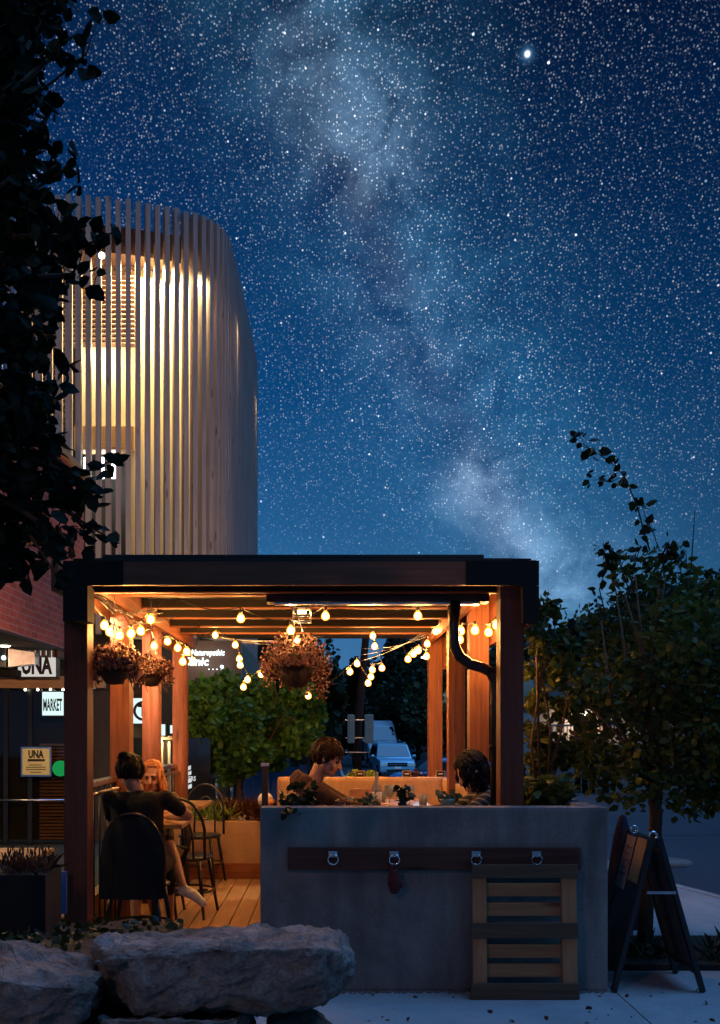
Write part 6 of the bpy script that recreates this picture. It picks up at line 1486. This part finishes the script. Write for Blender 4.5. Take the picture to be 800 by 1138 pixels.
# green lit tree behind the rear planter: low crown from y 745 to 870
rg = random.Random(77); tr = empty('green_tree', (at(268, 12.6), 12.6, -.04), label='bright green bushy tree behind the rear planter under the clinic lettering', cat='tree')
BL = [(215, 790, 20), (345, 775, 14), (335, 820, 20), (350, 790, 12), (225, 775, 20), (250, 768, 22), (285, 770, 22), (222, 810, 22), (262, 805, 30), (300, 800, 24), (315, 825, 18), (235, 840, 20), (278, 836, 24), (305, 845, 14), (330, 770, 18), (345, 800, 18), (255, 862, 12)]
blobs = [(P(x, y, 12.6 + rg.uniform(-.4, .5)), r * 12.6 / F) for x, y, r in BL]
part('crown', crown_mb(blobs, 8500, .095, rg, shell=.3), M['leaf_g'], tr); part('trunk', limbs_mb((at(268, 12.6), 12.6, -.05), (at(268, 12.6), 12.6, 1.2), blobs, rg, .07), M['bark'], tr)
T = [(352, 64, 7.6, 7, 'leaf_d', 'round', 'dark tree closing the gap left of the utility pole'), (330, 58, 8.3, 8, 'leaf_d', 'round', 'taller dark tree behind the centre basket'), (412, 90, 9.5, 7, 'leaf_d', 'round', 'far dark tree just right of the utility pole'), (465, 66, 7.2, 7, 'leaf_d', 'round', 'dark tree low over the road beside the conifer'), (338, 30, 4.4, 3.0, 'leaf_d', 'round', 'dark round tree left of the utility pole'), (300, 34, 5.6, 5, 'leaf_d', 'round', 'dark round tree behind the green lit tree'),
     (372, 68, 7.2, 6, 'leaf_d', 'round', 'dark tree directly behind the utility pole'), (452, 75, 10.0, 9, 'leaf_d', 'round', 'tall dark tree above the parked cars'),
     (437, 85, 12.5, 4.5, 'leaf_d', 'pine', 'dark pointed conifer standing over the road against the sky'), (394, 62, 7.4, 2.6, 'leaf_d', 'pine', 'thin conifer tip beside the utility pole'),
     (480, 60, 7.2, 8, 'leaf_d', 'round', 'dark tree behind the rear right post'), (520, 50, 6.6, 8, 'leaf_d', 'round', 'dark tree seen between the right posts'), (250, 40, 7.0, 7, 'leaf_d', 'round', 'dark tree behind the clinic wall'),
     (425, 95, 9.2, 12, 'leaf_d', 'round', 'far wide dark tree at the end of the road'), (570, 42, 6.0, 7, 'leaf_d', 'round', 'dark tree just right of the pergola'), (620, 46, 6.6, 8, 'leaf_d', 'round', 'dark tree behind the climbing shrub'),
     (672, 52, 8.4, 7, 'leaf_d', 'round', 'tall dark tree behind the street tree'), (730, 56, 12.2, 10, 'leaf_d', 'round', 'taller dark tree on the slope behind the street tree'), (790, 58, 13.0, 11, 'leaf_d', 'round', 'tallest dark tree on the slope at the right edge'), (860, 60, 13.6, 12, 'leaf_d', 'round', 'dark tree on the slope beyond the right edge')]
for i, (px, Y_, h, w_, mt, kd, lb) in enumerate(T):
    x = at(px, Y_); gz = G(min(x, 6), Y_) if Y_ < 200 else 0
    bg_tree(lb, x, Y_, gz, h - gz * 0, w_, M[mt], 100 + i, 3600, .34 if Y_ < 70 else .45, kd)
# --- little house with brick porch columns seen under the street tree
hx = at(646, 30); ho = empty('porch_house', (hx, 30, -.5), label='small house with brick porch columns and a white railing glimpsed through leaves', cat='house')
mb = MB(); mb.bb(hx - 1.2, hx + 4, 30.8, 34, -.9, 2.6); part('wall', mb, plain('pale_siding', (.30, .34, .38), .7), ho)
mb = MB(); mb.prism([(hx - 1.5, 29.2, 2.3), (hx - 1.5, 31.6, 3.9), (hx - 1.5, 34, 2.4)], (6, 0, 0)); part('roof', mb, M['soffit'], ho)
for px in (641, 649, 657, 672):
    x = at(px, 29.6); mb = MB(); mb.bb(x - .1, x + .1, 29.5, 29.7, -.9, 2.0); part('porch_column', mb, M['terracotta'], ho)
mb = MB(); z = P(0, 826, 29.5).z; mb.bb(hx - 1.2, hx + 3, 29.55, 29.6, z + .55, z + .62); mb.bb(hx - 1.2, hx + 3, 29.55, 29.6, z - .02, z + .04); x = hx - 1.2
while x < hx + 3: mb.bb(x, x + .03, 29.56, 29.59, z, z + .58); x += .12
part('railing', mb, M['white'], ho)
mb = MB(); mb.bb(hx - 1.2, hx + 3, 29.5, 30.8, -.9, z - .03); part('porch_deck', mb, M['walk'], ho)
mb = MB(); mb.ball((at(650, 30.5), 30.5, 2.05), .09); part('porch_lamp', mb, M['lampy'], ho); spot('porch_light', (at(650, 30.4), 30.2, 1.9), 90, (1, .62, .35), .1)
